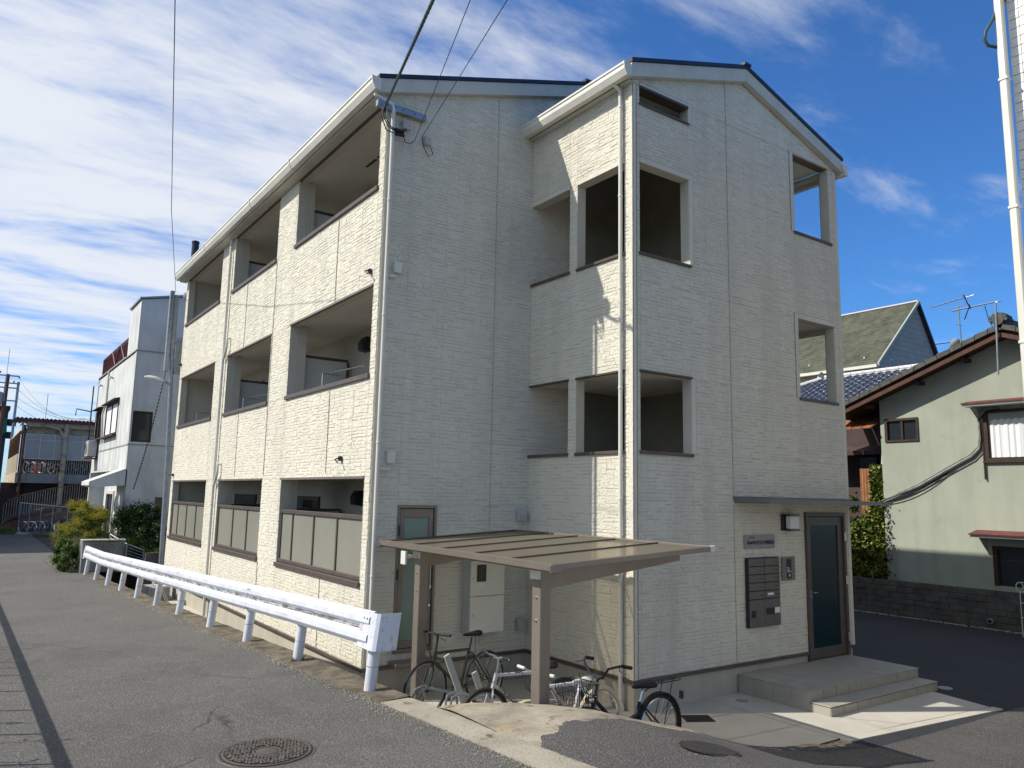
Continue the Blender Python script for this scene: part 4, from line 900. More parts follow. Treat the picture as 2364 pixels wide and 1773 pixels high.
for i, (a, b) in enumerate(zip(joints, joints[1:])):
    bo = beam(a-.06, b+.06, off=(-.004 if i % 2 else 0))
    beam(a+.02, b-.02, m=rail_dirty, off=(-.0105 if i % 2 else -.0065), name='groove_grime', prof=[(-.024,-.150),(-.014,-.160),(-.012,-.175),(-.014,-.190)])
    mb = MB()
    for dy in (-.13, -.05):
        for dz in (-.055, -.16, -.31):
            x, z = rail_pt(b+dy); xx = x+.04+.13*dz+interp(-dz, [(-q[1], q[0]) for q in Wp])-.006
            mb.disc((xx, b+dy, z+.80+dz), (1,0,0), .011, .012, 8)
    mb.build('beam_bolts', galv, bo)
for y in [p[1] for p in Pf[1:]]:
    x, z = rail_pt(y); mb = MB()
    for dy in (-.04, .05): mb.disc((x+.04-.13*.175-.012, y+dy, z+.80-.175), (1,0,0), .012, .014, 8)
    mb.build('post_bolts', galv, G)
# wrap-around end cap at the near end
def cap_end(y, d, sgn, lab):
    mb = MB(); x, z = rail_pt(y); zt = z+.805; pl = [(-.055,sgn*.10),(-.058,-sgn*.05),(-.060,-sgn*.22),(-.052,-sgn*.27),(-.025,-sgn*.305),(.02,-sgn*.325),(.10,-sgn*.335),(.19,-sgn*.335),(.20,-sgn*.32)]
    for (dx, dy) in pl:
        for t in (0, -.37): mb.v.append((x+.03+dx+(-.02 if t else .025), y+dy*1.0, zt+t+(0 if t == 0 else -.0)))
    for k in range(len(pl)-1): a = 2*k; mb.f.append((a, a+1, a+3, a+2))
    o = mb.build('end_wing', wing_m, G, False, label=lab); md = o.modifiers.new('t', 'SOLIDIFY'); md.thickness = .006
    bo = MB()
    for dy in (.0, .07):
        for dz in (-.07, -.30): bo.disc((x-.022, y-sgn*(.03+dy), zt+dz), (1,0,0), .014, .014, 8)
    bo.build('wing_bolts', galv, o)
cap_end(.28, .3, 1, 'curved end wing of the rail with rust stains'); cap_end(18.68, .3, -1, None)

# fence along the far side of the road (its shadow falls on the asphalt)
F = thing('roadside_railing', 'pipe railing with thin uprights along the camera side of the road', 'railing', (-7.45,5,.6))
mb = MB(); hh_ = 1.05
for a, b in ((-3.0,30.0),): F_top = MB().tube([(-7.42,y,zr(y)+hh_) for y in range(-3, 31, 3)], .042, 8).build('top_rail', galv, F)
y = -3.0; src = None
while y < 24:
    if src is None:
        src = MB().tube([(0,0,-.1),(0,0,hh_)], .018, 6).build('upright', galv, F, local=True); src.location = Vector((-7.42,y,zr(y)))-F.location
    else: inst(src, Vector((-7.42,y,zr(y)))-F.location, F)
    y += 1.35 if y > 4 else .95
W_ = thing('roadside_weeds', 'tall weeds growing through the pipe railing', 'weeds', (-7.5,0,.65), None); mb = MB(); rw = random.Random(5)
for i in range(60):
    y = rw.uniform(-2.5, 9); x = -7.55+rw.uniform(-.12,.12); h = rw.uniform(.5, 1.32); dx, dy = rw.uniform(-.1,.14), rw.uniform(-.12,.12)
    mb.tube([(x,y,zr(y)-.05),(x+dx*.4,y+dy*.4,zr(y)+h*.6),(x+dx,y+dy,zr(y)+h)], [.012,.009,.003], 4)
    for k in range(9): t = rw.uniform(.25, 1); p = Vector((x+dx*t, y+dy*t, zr(y)+h*t)); d = Vector((rw.uniform(-1,1), rw.uniform(-1,1), rw.uniform(-.2,.8))).normalized()*rw.uniform(.05,.13); s = d.cross(Vector((0,0,1))).normalized()*.014; mb.add([p, p+d*.5+s, p+d, p+d*.5-s], [(0,1,2,3)])
mb.build('stems_and_leaves', leaf_g, W_, kind='stuff')

# ------------------------------------------------------------------ manhole covers
H = thing('manhole_cover', 'round brown cast iron manhole cover with raised blocks in the road', 'manhole cover', (-5.14,-1.30,.722))
cx, cy, cz = -5.14, -1.30, zr(-1.3)+.008
MB().lathe((cx,cy,cz-.02), [(.362,0),(.368,.012),(.362,.022)], 48).build('frame_ring', iron, H)
MB().lathe((cx,cy,cz-.018), [(.345,0),(.345,.0215)], 48).build('gap', iron_d, H); MB().lathe((cx,cy,cz-.016), [(.335,0),(.335,.0225)], 48).build('plate', iron_d, H)
src = None; rb = random.Random(3); blocks = []
mb = MB().ring((cx,cy,cz+.006), (0,0,1), .322, .010, 48, 6, .35).ring((cx,cy,cz+.006), (0,0,1), .10, .008, 24, 6, .4).lathe((cx,cy,cz+.004), [(.088,0),(.07,.006),(.02,.007)], 24)
mb.build('raised_rings', iron, H, True)
nn_ = 0
for i in range(-11, 12):
    for j in range(-8, 9):
        x, y = i*.028+rb.uniform(-.003,.003)+(.014 if j % 2 else 0), j*.036+rb.uniform(-.003,.003); r = math.hypot(x, y)
        if r > .295 or r < .118 or nn_ >= 290: continue
        if src is None: src = MB().bbox(-.0125,.0125,-.0125,.0125,0,.008,.002).build('raised_block', iron, H, local=True); o = src
        else: o = inst(src, (0,0,0), H)
        o.location = Vector((cx+x, cy+y, cz+.006))-H.location; o.rotation_euler = (0,0,rb.choice((0,.5,-.5,.9))); o.scale = (rb.uniform(.7,1.05), rb.uniform(.8,1.35), 1); nn_ += 1
Q = thing("valve_cover", "small dark iron cover sunk in the patched asphalt at the lower right", "manhole cover", (-2.22,-3.13,.7))
rx, ry = -2.22, -3.13; zc_ = interp(rx, CZ)+.004; sl2 = (interp(rx+.2, CZ)-interp(rx-.2, CZ))/.4
mbq = MB().lathe((0,0,0), [(.235,0),(.24,.008),(.225,.012)], 32); Rm = Matrix.Rotation(-math.atan(sl2), 3, 'Y')
o = mbq.build('rim', iron_d, Q, local=True); o.location = Vector((rx,ry,zc_))-Q.location; o.rotation_euler = (0,-math.atan(sl2),0)
o2 = MB().lathe((0,0,.008), [(.21,0),(.21,.008)], 32).build('lid', mat('dark_cast_iron', (.05, .046, .042), .6, (.03, .028, .026), 22, 6, .5, 60, metal=.2), Q, local=True); o2.location = o.location; o2.rotation_euler = o.rotation_euler


# ------------------------------------------------------------------ street lamp pole behind the far corner
T = thing('street_lamp', 'galvanised pole with an oval street lamp at the far corner of the cream block', 'street lamp', (-2.88,15.35,.1))
MB().tube([(-2.66,15.35,-.3),(-2.75,15.35,3.5),(-2.86,15.35,6.6)], [.066,.062,.055], 12).build('pole', galv, T, True)
MB().bbox(-3.04,-2.93,15.30,15.42,5.95,8.25,.01).bbox(-2.92,-2.80,15.32,15.40,6.35,8.15,.01).build('box_column', galv, T)
MB().box(-2.96,-2.62,15.33,15.37,6.25,6.32).box(-2.96,-2.62,15.33,15.37,6.75,6.82).lathe((-2.68,15.35,6.8), [(.07,0),(.08,.03),(.08,.12),(.05,.15)], 12).box(-2.78,-2.6,15.30,15.4,5.9,6.8).build('clamp', galv, T)
MB().tube([(-2.88,15.35,5.62),(-3.1,15.33,5.68)], .028, 8).build('lamp_arm', galv, T)
lh = MB(); vs = []; n = 10
for (t, w, h) in ((0,.03,.03),(.12,.09,.06),(.35,.12,.085),(.6,.10,.07),(.78,.04,.03)):
    for k in range(n): a = 2*math.pi*k/n; vs.append((-3.02-t*.62, 15.33+w*math.cos(a), 5.66+t*.10+h*math.sin(a)*(1 if math.sin(a) > 0 else .55)))
lh.add(vs, [(i*n+k, i*n+(k+1) % n, (i+1)*n+(k+1) % n, (i+1)*n+k) for i in range(4) for k in range(n)]+[tuple(range(n))[::-1], tuple(4*n+k for k in range(n))]).build('lamp_head', lampglass, T, True)
D = thing('overhead_wire', 'black wire running up out of the picture from the street lamp pole', 'wire', (-2.9,15.35,8.2))
MB().tube([(-2.9,15.35,8.22),(-4.45,8.3,8.15),(-5.79,1.64,8.39),(-6.5,-2,8.6)], .0065, 5).build('wire', cable_k, D)
D = thing('hanging_wire', 'thin dark knotted wire hanging against the white house beside the lamp pole', 'wire', (-2.9,15.6,5.5))
mb = MB(); P = [Vector((-2.93,15.6,6.0)).lerp(Vector((-3.28,16.9,2.7)), i/40)-Vector((0,0,.25*math.sin(i/40*math.pi))) for i in range(41)]
mb.tube(P, .008, 4)
for i in range(4, 41): mb.tube([P[i]+Vector((-.02,0,.015)), P[i]+Vector((.02,0,-.01))], .013, 4)
mb.build('wire', cable_k, D)

# ------------------------------------------------------------------ white three storey house
Hs = thing('white_house', 'white rendered three storey house with grey shaded side behind the far corner', 'house', (-1,24,.1))
xw, yw = -3.05, 20.0
ops = [(22.73,25.6,4.62,5.80),(26.6,28.25,4.62,5.80)]
wall('front_wall', 'x', xw, yw, 28.75, 3.30, 7.22, ops, .045, wb_white, Hs)
wall('side_wall', 'y', yw, xw+.046, 6, 3.30, 7.22, [(-2.99,-2.39,4.21,5.22)], .2, wb_white, Hs)
wall('lower_side_wall', 'y', yw, -2.954, 6, -.3, 3.298, [(-2.11,-1.81,1.3,2.44)], .2, wb_white, Hs)
wall('lower_front_wall', 'x', -3.0, yw, 24.6, -.3, 3.298, [(22.2,23.9,.3,2.62)], .045, wb_white, Hs)
MB().box(-2.3,-2.1,24.6,28.4,-.3,3.29).box(-2.95,-2.1,24.4,24.6,-.3,3.29).build('lower_front_wall', wb_white, Hs)
MB().prism([(xw+.01,7.24),(6,7.24),(6,10.9),(xw+.01,8.93)], 1, 20.0, 21.96).build('tower', wb_white, Hs)
MB().prism([(xw-.05,8.94),(6.05,10.93),(6.05,10.99),(xw-.05,9.0)], 1, 19.94, 22.02).build('tower_roof', galv, Hs)
MB().box(xw-.03,6,19.97,22.0,7.20,7.235).box(xw-.03,6,22.0,28.8,7.221,7.27).build('parapet_cap', conc_grey, Hs)
MB().box(xw-.02,6,19.985,20.0,4.10,4.14).box(xw-.015,xw,20,28.75,4.10,4.14).build('string_course', conc_grey, Hs)
MB().box(xw,5.9,20.2,28.7,7.15,7.2).build('roof_slab', conc_grey, Hs); MB().box(5.8,6,20,28.7,-.3,7.2).box(xw,6,28.55,28.75,-.3,7.2).build('rear_wall', wb_white, Hs)
MB().box(-3.02,-2.38,20.02,20.2,3.28,3.30).build('window_frame', bronze, Hs)
w = MB().box(-2.97,-2.93,20.02,20.1,4.21,5.22).box(-2.44,-2.39,20.02,20.1,4.21,5.22).box(-2.93,-2.44,20.02,20.1,5.16,5.22).box(-2.93,-2.44,20.02,20.1,4.21,4.26).build('window', wood_d, Hs); MB().box(-2.93,-2.44,20.06,20.07,4.26,5.16).build('pane', glass_d, w)
for (a, b) in ((22.73,25.6),(26.6,28.25)):
    w = MB().box(xw-.03,xw+.06,a,b,4.62,4.68).box(xw-.03,xw+.06,a,b,5.74,5.80).box(xw-.03,xw+.06,a,a+.06,4.68,5.74).box(xw-.03,xw+.06,b-.06,b,4.68,5.74).box(xw-.02,xw+.05,(a+b)/2-.04,(a+b)/2+.04,4.68,5.74).build('window', wood_d, Hs)
    MB().box(xw+.01,xw+.02,a+.06,b-.06,4.68,5.74).build('pane', curtain_m if a < 24 else glass_d, w)
    MB().prism([(xw,5.90),(xw,5.84),(xw-.20,5.82),(xw-.20,5.85)], 1, a-.15, b+.1).build('window_hood', wood_d, Hs); MB().box(xw-.14,xw,a-.05,b+.05,4.54,4.60).build('window_sill', wood_d, Hs)
w = MB().box(-3.04,-2.98,22.2,22.32,.3,2.62).box(-3.04,-2.98,23.78,23.9,.3,2.62).box(-3.04,-2.98,22.32,23.78,2.5,2.62).build('door_frame', trim_w, Hs); MB().box(-2.96,-2.94,22.32,23.78,.3,2.5).build('door', glass_d, Hs)
w = MB().box(-2.11,-1.81,20.05,20.1,1.3,2.44).build('narrow_window', glass_d, Hs)
MB().prism([(-3.04,3.34),(-3.04,2.80),(-3.9,2.72),(-4.06,2.78),(-4.06,2.90)], 1, 20.0, 21.9).build('entrance_awning', wb_white, Hs)
for z in (6.9,): 
    for y in (24.5,27.3): MB().tube([(xw-.01,y,6.78),(xw-.14,y,6.84),(xw-.14,y-.1,6.74)], .03, 6).build('vent_pipe', grey_pl, Hs)
MB().tube([(xw-.04,25.7,7.2),(xw-.04,25.7,5.9),(xw-.12,25.75,5.5),(xw-.04,25.8,4.4)], .035, 8).build('downpipe', trim_w, Hs, True)
R_ = thing('roof_railing', 'maroon steel railing screen on the white house roof', 'railing', (-3,25,7.3))
MB().box(-2.98,-2.95,22.0,28.6,8.0,8.04).box(-2.98,-2.95,22.0,28.6,7.32,7.36).build('rail', maroon, R_)
src = None
for i in range(30):
    y = 22.05+i*.225; 
    if src is None: src = MB().box(-.012,.012,-.012,.012,0,.70).build('picket', maroon, R_, local=True); src.location = Vector((-2.965,y,7.31))-R_.location
    else: inst(src, Vector((-2.965,y,7.31))-R_.location, R_)
MB().box(-2.92,-2.90,22.05,28.55,7.38,7.98).build('screen_panel', maroon, R_)
MB().tube([(-2.99,23,7.35),(-2.99,24,8.0),(-2.99,25,7.35),(-2.99,26,8.0)], .02, 4).build('brace', maroon, R_)
A_ = thing('air_conditioner', 'pale outdoor air conditioner unit hung on the white house wall', 'air conditioner', (-3.3,27.6,4.0))
MB().bbox(-3.42,-3.10,26.9,27.75,3.92,4.55,.02).build('casing', grey_pl, A_); MB().ring((-3.43,27.4,4.24), (1,0,0), .2, .012, 20, 4).build('fan_guard', dark, A_); MB().box(-3.5,-3.05,26.85,27.8,3.84,3.88).build('bracket', rust, A_)

# ------------------------------------------------------------------ concrete parapet, pipe fence and block wall beyond the guardrail
Pp = thing('concrete_parapet', 'low grey concrete parapet at the far end of the guardrail', 'parapet', (-3.6,18.9,.1))
MB().bbox(-4.20,-4.14,18.86,19.5,.17,1.12,.01).bbox(-4.14,-3.05,18.86,19.24,.22,1.10,.01).build('parapet_block', conc_grey, Pp); MB().bbox(-4.22,-3.03,18.84,19.27,1.122,1.165,.01).build('coping', conc_pad, Pp)
D = thing('pipe_fence', 'short bent grey louvred fence between the parapet and the block wall', 'fence', (-3,18.9,.5))
FP = [(-3.42,19.3,1.30,.4),(-3.02,18.75,1.03,.2),(-2.55,18.6,.84,.05)]
for a, b in zip(FP, FP[1:]):
    for i in range(10):
        t = i/9; MB().tube([(a[0],a[1],lerp(a[3],a[2],t)),(b[0],b[1],lerp(b[3],b[2],t))], .012 if i < 9 else .026, 6).build('fence_rail', galv, D)
for a in FP: MB().tube([(a[0],a[1],a[3]-.6),(a[0],a[1],a[2])], .026, 8).build('fence_post', galv, D)
D = thing('block_wall', 'dark grey block wall behind the ditch next to the cream block', 'wall', (-2,18.2,0))
src = None
for r in range(6):
    for i in range(4):
        x = -2.62+i*.40+(.2 if r % 2 else 0); z = -.35+r*.195
        if src is None: src = MB().bbox(0,.393,0,.12,0,.188,.006).build('block', block_m, D, local=True); o = src
        else: o = inst(src, (0,0,0), D)
        o.location = Vector((x,18.0,z))-D.location
MB().box(-2.6,-.5,18.02,18.11,-.36,.80).build('mortar_core', tile_joint, D)
# odds and ends below the guardrail
D = thing('folding_chair', 'small white metal frame chair on the pad below the guardrail', 'chair', (-3.15,12.6,0))
MB().tube([(-3.3,12.45,.0),(-3.12,12.75,.42)], .012, 6).tube([(-3.3,12.75,.0),(-3.12,12.5,.42)], .012, 6).tube([(-3.0,12.45,.0),(-3.2,12.5,.42)], .012, 6).tube([(-3.0,12.8,0),(-3.2,12.8,.42)], .012, 6).build('leg', rail_w, D)
MB().bbox(-3.32,-3.0,12.42,12.82,.42,.45,.01).build('seat', rail_w, D)
D = thing('concrete_block_pile', 'grey concrete pieces stacked on the pad behind the guardrail posts', 'blocks', (-3,13.6,0))
for (x, y, z, s) in ((-3.0,13.6,0,.32),(-3.05,14.2,0,.28),(-2.98,13.7,.33,.2)): MB().bbox(x-s/2-.08,x+s/2,y-s,y+s*.8,z,z+s,.01).build('block', conc_grey, D)
D = thing('convex_mirror', 'round traffic mirror seen edge on, on a thin grey pole in the plants', 'mirror', (-3.55,18.9,.3))
MB().tube([(-3.36,19.9,.2),(-3.30,19.9,1.45),(-3.22,19.9,2.1)], .03, 8).build('pole', galv, D, True)
mm_ = MB().lathe((0,0,0), [(.33,0),(.34,.03),(.25,.07),(.1,.10)], 24).mesh('mirror_disc', grey_pl, smooth=True); mo = bpy.data.objects.new('mirror_disc', mm_); COL.objects.link(mo); mo.parent = D; mo.location = Vector((-3.2,19.9,2.22))-D.location; mo.rotation_euler = (0,rad(-88),rad(4))

# ------------------------------------------------------------------ plants
def leaves(n, fn, size, rnd, up=.3, narrow=.38):
    mb = MB()
    for i in range(n):
        p, out = fn(rnd); d = (Vector((rnd.gauss(0,1), rnd.gauss(0,1), rnd.gauss(up,.8)))+out*.8).normalized(); l = size*rnd.uniform(.6,1.4)
        s = d.cross(Vector((rnd.uniform(-.4,.4), rnd.uniform(-.4,.4), 1))).normalized()*l*narrow*.5; nrm = s.cross(d).normalized()*l*.10; p = Vector(p)
        mb.add([p, p+d*l*.45+s+nrm, p+d*l, p+d*l*.45-s+nrm, p+d*l*.45], [(0,1,4),(1,2,4),(2,3,4),(3,0,4)])
    return mb
def bush(name, label, cat, c, rx, ry, rz, nclump, nleaf, size, m, seed, m2=None, group=None, narrow=.38, flowers=None):
    rnd = random.Random(seed); root = thing(name, label, cat, c, group); c = Vector(c); cl = []
    for i in range(nclump):
        a = rnd.uniform(0, 2*math.pi); h = rnd.uniform(.05, 1); r = math.sqrt(rnd.random())*math.sqrt(max(.1, 1-(h*.8)**2)); cl.append((c+Vector((rx*r*math.cos(a), ry*r*math.sin(a), rz*h)), rnd.uniform(.5,1.1)))
    st = MB()
    for p, s in cl[::2]: st.tube([c+Vector(((p.x-c.x)*.35,(p.y-c.y)*.35,-.1)), c.lerp(p,.55)+Vector((0,0,.1)), p], [.014,.009,.004], 4)
    st.build('stem', stem_m, root, kind='stuff')
    def fn(q):
        p, s = cl[q.randrange(len(cl))]; o = Vector((q.gauss(0,1), q.gauss(0,1), q.gauss(0,.8))); o = o.normalized()*abs(q.gauss(0,.6)); rr = .26*s*max(rx, .4)
        return p+Vector((o.x*rr, o.y*rr, o.z*rr*1.1)), o
    leaves(nleaf, fn, size, rnd, .2, narrow).build('foliage', m, root, kind='stuff')
    if m2: leaves(int(nleaf*.6), fn, size, rnd, .4, narrow).build('foliage', m2, root, kind='stuff')
    if flowers:
        fm = MB()
        for k in range(flowers):
            p, s = cl[rnd.randrange(len(cl))]
            if p.z < c.z+rz*.25: continue
            p = p+Vector((rnd.uniform(-.2,.1), rnd.uniform(-.3,.1), rnd.uniform(.02,.22)))
            d = Vector((rnd.uniform(-1,.6), rnd.uniform(-.8,.6), rnd.uniform(.0,.6))).normalized()
            for j in range(16): q = p+d*j*.014+Vector((rnd.uniform(-.02,.02), rnd.uniform(-.02,.02), rnd.uniform(-.02,.03)-.0012*j*j*.3)); e = .013*(1-j/26); fm.add([q+Vector((e,0,0)), q+Vector((-e*.5,e,0)), q+Vector((-e*.5,-e,0)), q+Vector((0,0,e*1.6))], [(0,1,3),(1,2,3),(2,0,3)])
        fm.build('flowers', leaf_y, root, kind='stuff')
    return root
bush('goldenrod_bush', 'large bush of yellow flowering goldenrod at the road edge beyond the guardrail', 'bush', (-3.92,20.7,.2), .76, 1.0, 1.9, 60, 11000, .085, leaf_l, 21, leaf_g, flowers=1300, narrow=.25)
bush('goldenrod_bush', 'smaller yellow flowering goldenrod clump in front of the white house door', 'bush', (-3.6,21.4,.2), .8, .9, 1.75, 34, 5500, .085, leaf_l, 22, leaf_g, flowers=260, narrow=.25)
bush('leafy_shrub', 'low leafy green shrub spilling onto the road beside the concrete parapet', 'shrub', (-4.40,19.75,.18), .45, .7, .85, 26, 4500, .085, leaf_l, 24, leaf_g)
bush('dark_shrub', 'dark green round leaved shrub against the foot of the white house', 'shrub', (-2.65,19.6,.3), .95, .32, 1.8, 60, 11000, .075, leaf_d, 23, leaf_g, narrow=.6)
bush('low_green_bush', 'low mixed green bush between the block wall and the white house', 'bush', (-2.15,19.0,.35), .75, .45, 1.15, 36, 7500, .08, leaf_d, 25, leaf_g)
def grass(name, label, c, rx, ry, n, h, seed, m=grass_m, droop=.6):
    bw_ = .013 if h > .5 else .006
    rnd = random.Random(seed); root = thing(name, label, 'grass', c); mb = MB(); c = Vector(c)
    for i in range(n):
        a = rnd.uniform(0, 6.283); r = math.sqrt(rnd.random()); p = c+Vector((rx*r*math.cos(a), ry*r*math.sin(a), 0)); b = rnd.uniform(0, 6.283); L_ = h*rnd.uniform(.5,1.15); o = Vector((math.cos(b), math.sin(b), 0)); s = Vector((-o.y, o.x, 0))*bw_; vs = []
        for k in range(5): t = k/4; q = p+o*L_*droop*t*t+Vector((0,0,L_*(t-.35*t*t))); w = s*(1-t*.9); vs += [q-w, q+w]
        mb.add(vs, [(2*k, 2*k+1, 2*k+3, 2*k+2) for k in range(4)])
    mb.build('blades', m, root, kind='stuff'); return root
grass('tall_grass', 'fountain of tall arching green grass behind the pipe fence', (-3.35,19.5,.2), .6, .25, 2600, 1.45, 31)
grass('tall_grass', 'pale arching grass hanging over the dark block wall near the cream block', (-1.75,18.5,.45), .65, .25, 1300, .75, 32)
grass('tall_grass', 'tuft of pale grass growing between parapet and pipe fence', (-3.2,18.75,.2), .1, .1, 160, .8, 33)
for i, (x, y, n, h, lab) in enumerate(((-3.66,2.14,90,.10,'tiny dry weed tuft at the foot of the second nearest guardrail post'), (-4.25,19.3,160,.2,'dry weeds at the foot of the concrete parapet'), (-3.65,40.8,300,.3,'short roadside grass at the mesh fence'), (-5.4,41.4,500,.55,'light green grass tuft at the left end of the far fence'))):
    grass('weed_tuft', lab, (x,y,zr(y)+.005), .09+.2*(i > 0)+.3*(i > 1), .05+.15*(i > 0), n, h, 40+i, m=grass_m if i != 0 else mat('dry_weed', (.22,.17,.06), .8, (.12,.11,.04), 20))

# ------------------------------------------------------------------ far bicycle parking structure with ramps
BP = thing('parking_structure', 'rusty two level bicycle parking structure with brown roof at the end of the road', 'parking structure', (-3,46,.2))
yp = 43.0
corr = MB()
for i in range(46):
    x0 = -5.32+i*.2; zt = 6.52+.0*i; corr.add([(x0,yp-.5,6.42),(x0+.1,yp-.5,6.50),(x0+.2,yp-.5,6.42),(x0,yp+9,6.75),(x0+.1,yp+9,6.83),(x0+.2,yp+9,6.75)], [(0,1,4,3),(1,2,5,4)])
corr.build('roof_sheet', maroon, BP); MB().box(-5.3,3.9,yp-.42,yp-.30,6.28,6.40).build('roof_edge', maroon, BP)
MB().box(-4.75,3.8,yp-.1,yp+.05,6.02,6.27).build('roof_beam', rust_c, BP)
MB().box(-4.87,4,yp,yp+9,2.90,3.43).build('deck_slab', conc_grey, BP); MB().box(-5.02,-4.88,yp-.05,yp+14,2.88,3.46).build('deck_edge', rust_c, BP)
MB().prism([(yp,5.75),(yp+14,5.2),(yp+14,5.75),(yp,6.28)], 0, -4.96, -4.86).build('side_fascia', wb_white, BP)
MB().tube([(-2.80,yp-.15,.1),(-2.80,yp-.15,6.25)], .13, 10).build('column', rust_c, BP, True)
MB().tube([(-2.82,yp-.15,4.9),(-2.86,yp-.15,5.45),(-3.15,yp-.15,5.95),(-3.9,yp-.15,6.12)], .075, 8).build('curved_bracket', rust_c, BP, True)
MB().tube([(-4.8,yp,.1),(-4.8,yp,6.1)], .06, 8).build('column', rust, BP); MB().tube([(3.5,yp,.1),(3.5,yp,6.1)], .1, 8).build('column', rust, BP)
MB().box(-4.7,3.6,yp+.35,yp+.40,5.68,6.05).build('upper_panel', rust_c, BP)
for i, x0 in enumerate((-4.72,-4.02,-3.32,-2.62,-1.92,-1.22,-.52)):
    f = MB().box(x0,x0+.04,yp+.02,yp+.08,4.22,5.66).box(x0+.04,x0+.70,yp+.02,yp+.08,5.60,5.64).box(x0+.04,x0+.70,yp+.02,yp+.08,5.28,5.31).box(x0+.04,x0+.70,yp+.02,yp+.08,4.22,4.27).build('screen_frame', trim_w, BP)
    MB().box(x0+.04,x0+.70,yp+.045,yp+.055,4.27,5.60).build('screen_panel', ftrans, f)
MB().box(-4.8,3.8,yp+3.0,yp+3.1,3.43,6.1).build('rear_panel', dkwall, BP)
src = None
for i in range(64):
    x = -4.78+i*.115
    if src is None: src = MB().box(-.014,.014,-.014,.014,0,.76).build('baluster', rust_c, BP, local=True); o = src
    else: o = inst(src, (0,0,0), BP)
    o.location = Vector((x,yp-.02,3.44))-BP.location
MB().box(-4.8,3.5,yp-.04,yp+.0,4.18,4.22).build('deck_rail', rust, BP)
src = None
for i in range(22):
    y = yp+.3+i*.6
    if src is None: src = MB().box(-.02,.02,0,.42,0,1.0).build('side_slat', rust_c, BP, local=True); o = src
    else: o = inst(src, (0,0,0), BP)
    o.location = Vector((-4.98,y,3.50))-BP.location
    MB().box(-4.99,-4.95,y,y+.05,4.5,5.8).build('side_post', rust, BP)
# ramp / stair flight with railing
def zst(x): return interp(x, [(-5.45,1.65),(-5.2,2.02),(-4.9,2.15),(-3.3,2.62),(-1.6,3.0),(0,3.3)])
MB().prism([(x, zst(x)-1.0) for x in (-5.45,-5.2,-4.9,-3.3,-1.6,0)]+[(x, zst(x)-1.16) for x in (0,-1.6,-3.3,-4.9,-5.2,-5.45)], 1, 41.9, 42.6).build('ramp_slab', rust, BP)
MB().tube([(x,41.85,zst(x)) for x in (-5.45,-5.3,-5.2,-5.0,-4.9,-4.1,-3.3,-2.4,-1.6,0)], .03, 6).build('handrail', rust, BP)
src = None
for i in range(46):
    x = -5.42+i*.115
    if src is None: src = MB().box(-.011,.011,-.011,.011,-1.0,0).build('ramp_baluster', rust_c, BP, local=True); o = src
    else: o = inst(src, (0,0,0), BP)
    o.location = Vector((x,41.85,zst(x)))-BP.location
MB().box(-5.6,3,yp+1.5,yp+1.6,-.2,2.9).build('lower_wall', brownwall, BP); MB().box(-4.5,-3.1,yp+1.3,yp+1.49,1.9,2.88).build('void_shade_box', dkwall, BP)  # last box is solid, its dark colour standing for the shaded void below the deck
MB().prism([(-5.5,.2),(-5.2,.2),(-2.2,1.1),(-2.2,1.55),(-5.2,.8),(-5.5,.6)], 1, 41.6, 41.8).build('ramp_wall', rust, BP)
# things parked on the upper deck
for i, x in enumerate((-4.55,-4.25,-3.75,-3.3,-2.3,-1.9)):
    D = thing('parked_bicycle', ('tiny rusty bicycle at the left end of the upper deck','tiny chrome wheeled bicycle just left of the red cone on the upper deck','tiny bicycle right behind the red cone on the upper deck','tiny white bicycle just left of the cream column on the upper deck','tiny blue bicycle right of the cream column on the upper deck','tiny white bicycle at the right end of the visible upper deck')[i], 'bicycle', (x,yp+.5,3.44), 'bicycles parked on the upper deck')
    mb = MB().ring((x,yp+.5,3.77), (.9,.45,0), .30, .018, 18, 4).ring((x+.45,yp+.75,3.77), (.9,.45,0), .30, .018, 18, 4); mb.build('wheel', chrome if i % 2 else rust_c, D)
    MB().tube([(x,yp+.5,3.77),(x+.15,yp+.55,4.0),(x+.35,yp+.7,4.0),(x+.45,yp+.75,3.77),(x+.2,yp+.6,3.7)], .02, 4).build('frame', rail_w if i % 2 else blue_m, D)
D = thing('red_cone', 'small red traffic cone on the upper deck of the rusty structure', 'traffic cone', (-3.95,yp+.3,3.44)); MB().lathe((-4.05,yp+.35,3.44), [(.2,0),(.18,.04),(.12,.05),(.04,.65)], 12).build('cone', red_m, D)
for i, x in enumerate((-4.45,-4.1,-3.7)):
    D = thing('parked_bicycle', ('leftmost bicycle behind the far mesh fence','middle bicycle behind the far mesh fence','rightmost bicycle behind the far mesh fence next to the goldenrod')[i], 'bicycle', (x,41.3,.2), 'bicycles behind the far mesh fence')
    MB().ring((x,41.35,.53), (.7,.7,0), .31, .02, 20, 4).ring((x+.4,41.7,.53), (.7,.7,0), .31, .02, 20, 4).build('wheel', chrome, D); MB().tube([(x,41.35,.53),(x+.1,41.4,.85),(x+.35,41.6,.85),(x+.4,41.7,.53),(x+.2,41.5,.45)], .022, 4).build('frame', silver, D)
D = thing('mesh_fence', 'grey wire mesh fence with white top rail at the end of the road', 'fence', (-4,41,.2))
MB().prism([(-4.75,1.83),(-3.05,1.66),(-.9,1.45),(-.9,1.49),(-3.05,1.70),(-4.75,1.87)], 1, 40.98, 41.02).build('top_rail', trim_w, D); MB().box(-4.8,-.9,40.9,41.1,.15,.30).build('fence_kerb', conc_pad, D)
for x in (-4.72,-4.27,-3.75,-3.2,-2.5,-1.8,-1.0): MB().tube([(x,41,.3),(x,41,interp(x,[(-4.75,1.85),(-.9,1.47)]))], .022, 6).build('fence_post', galv, D)
mb = MB()
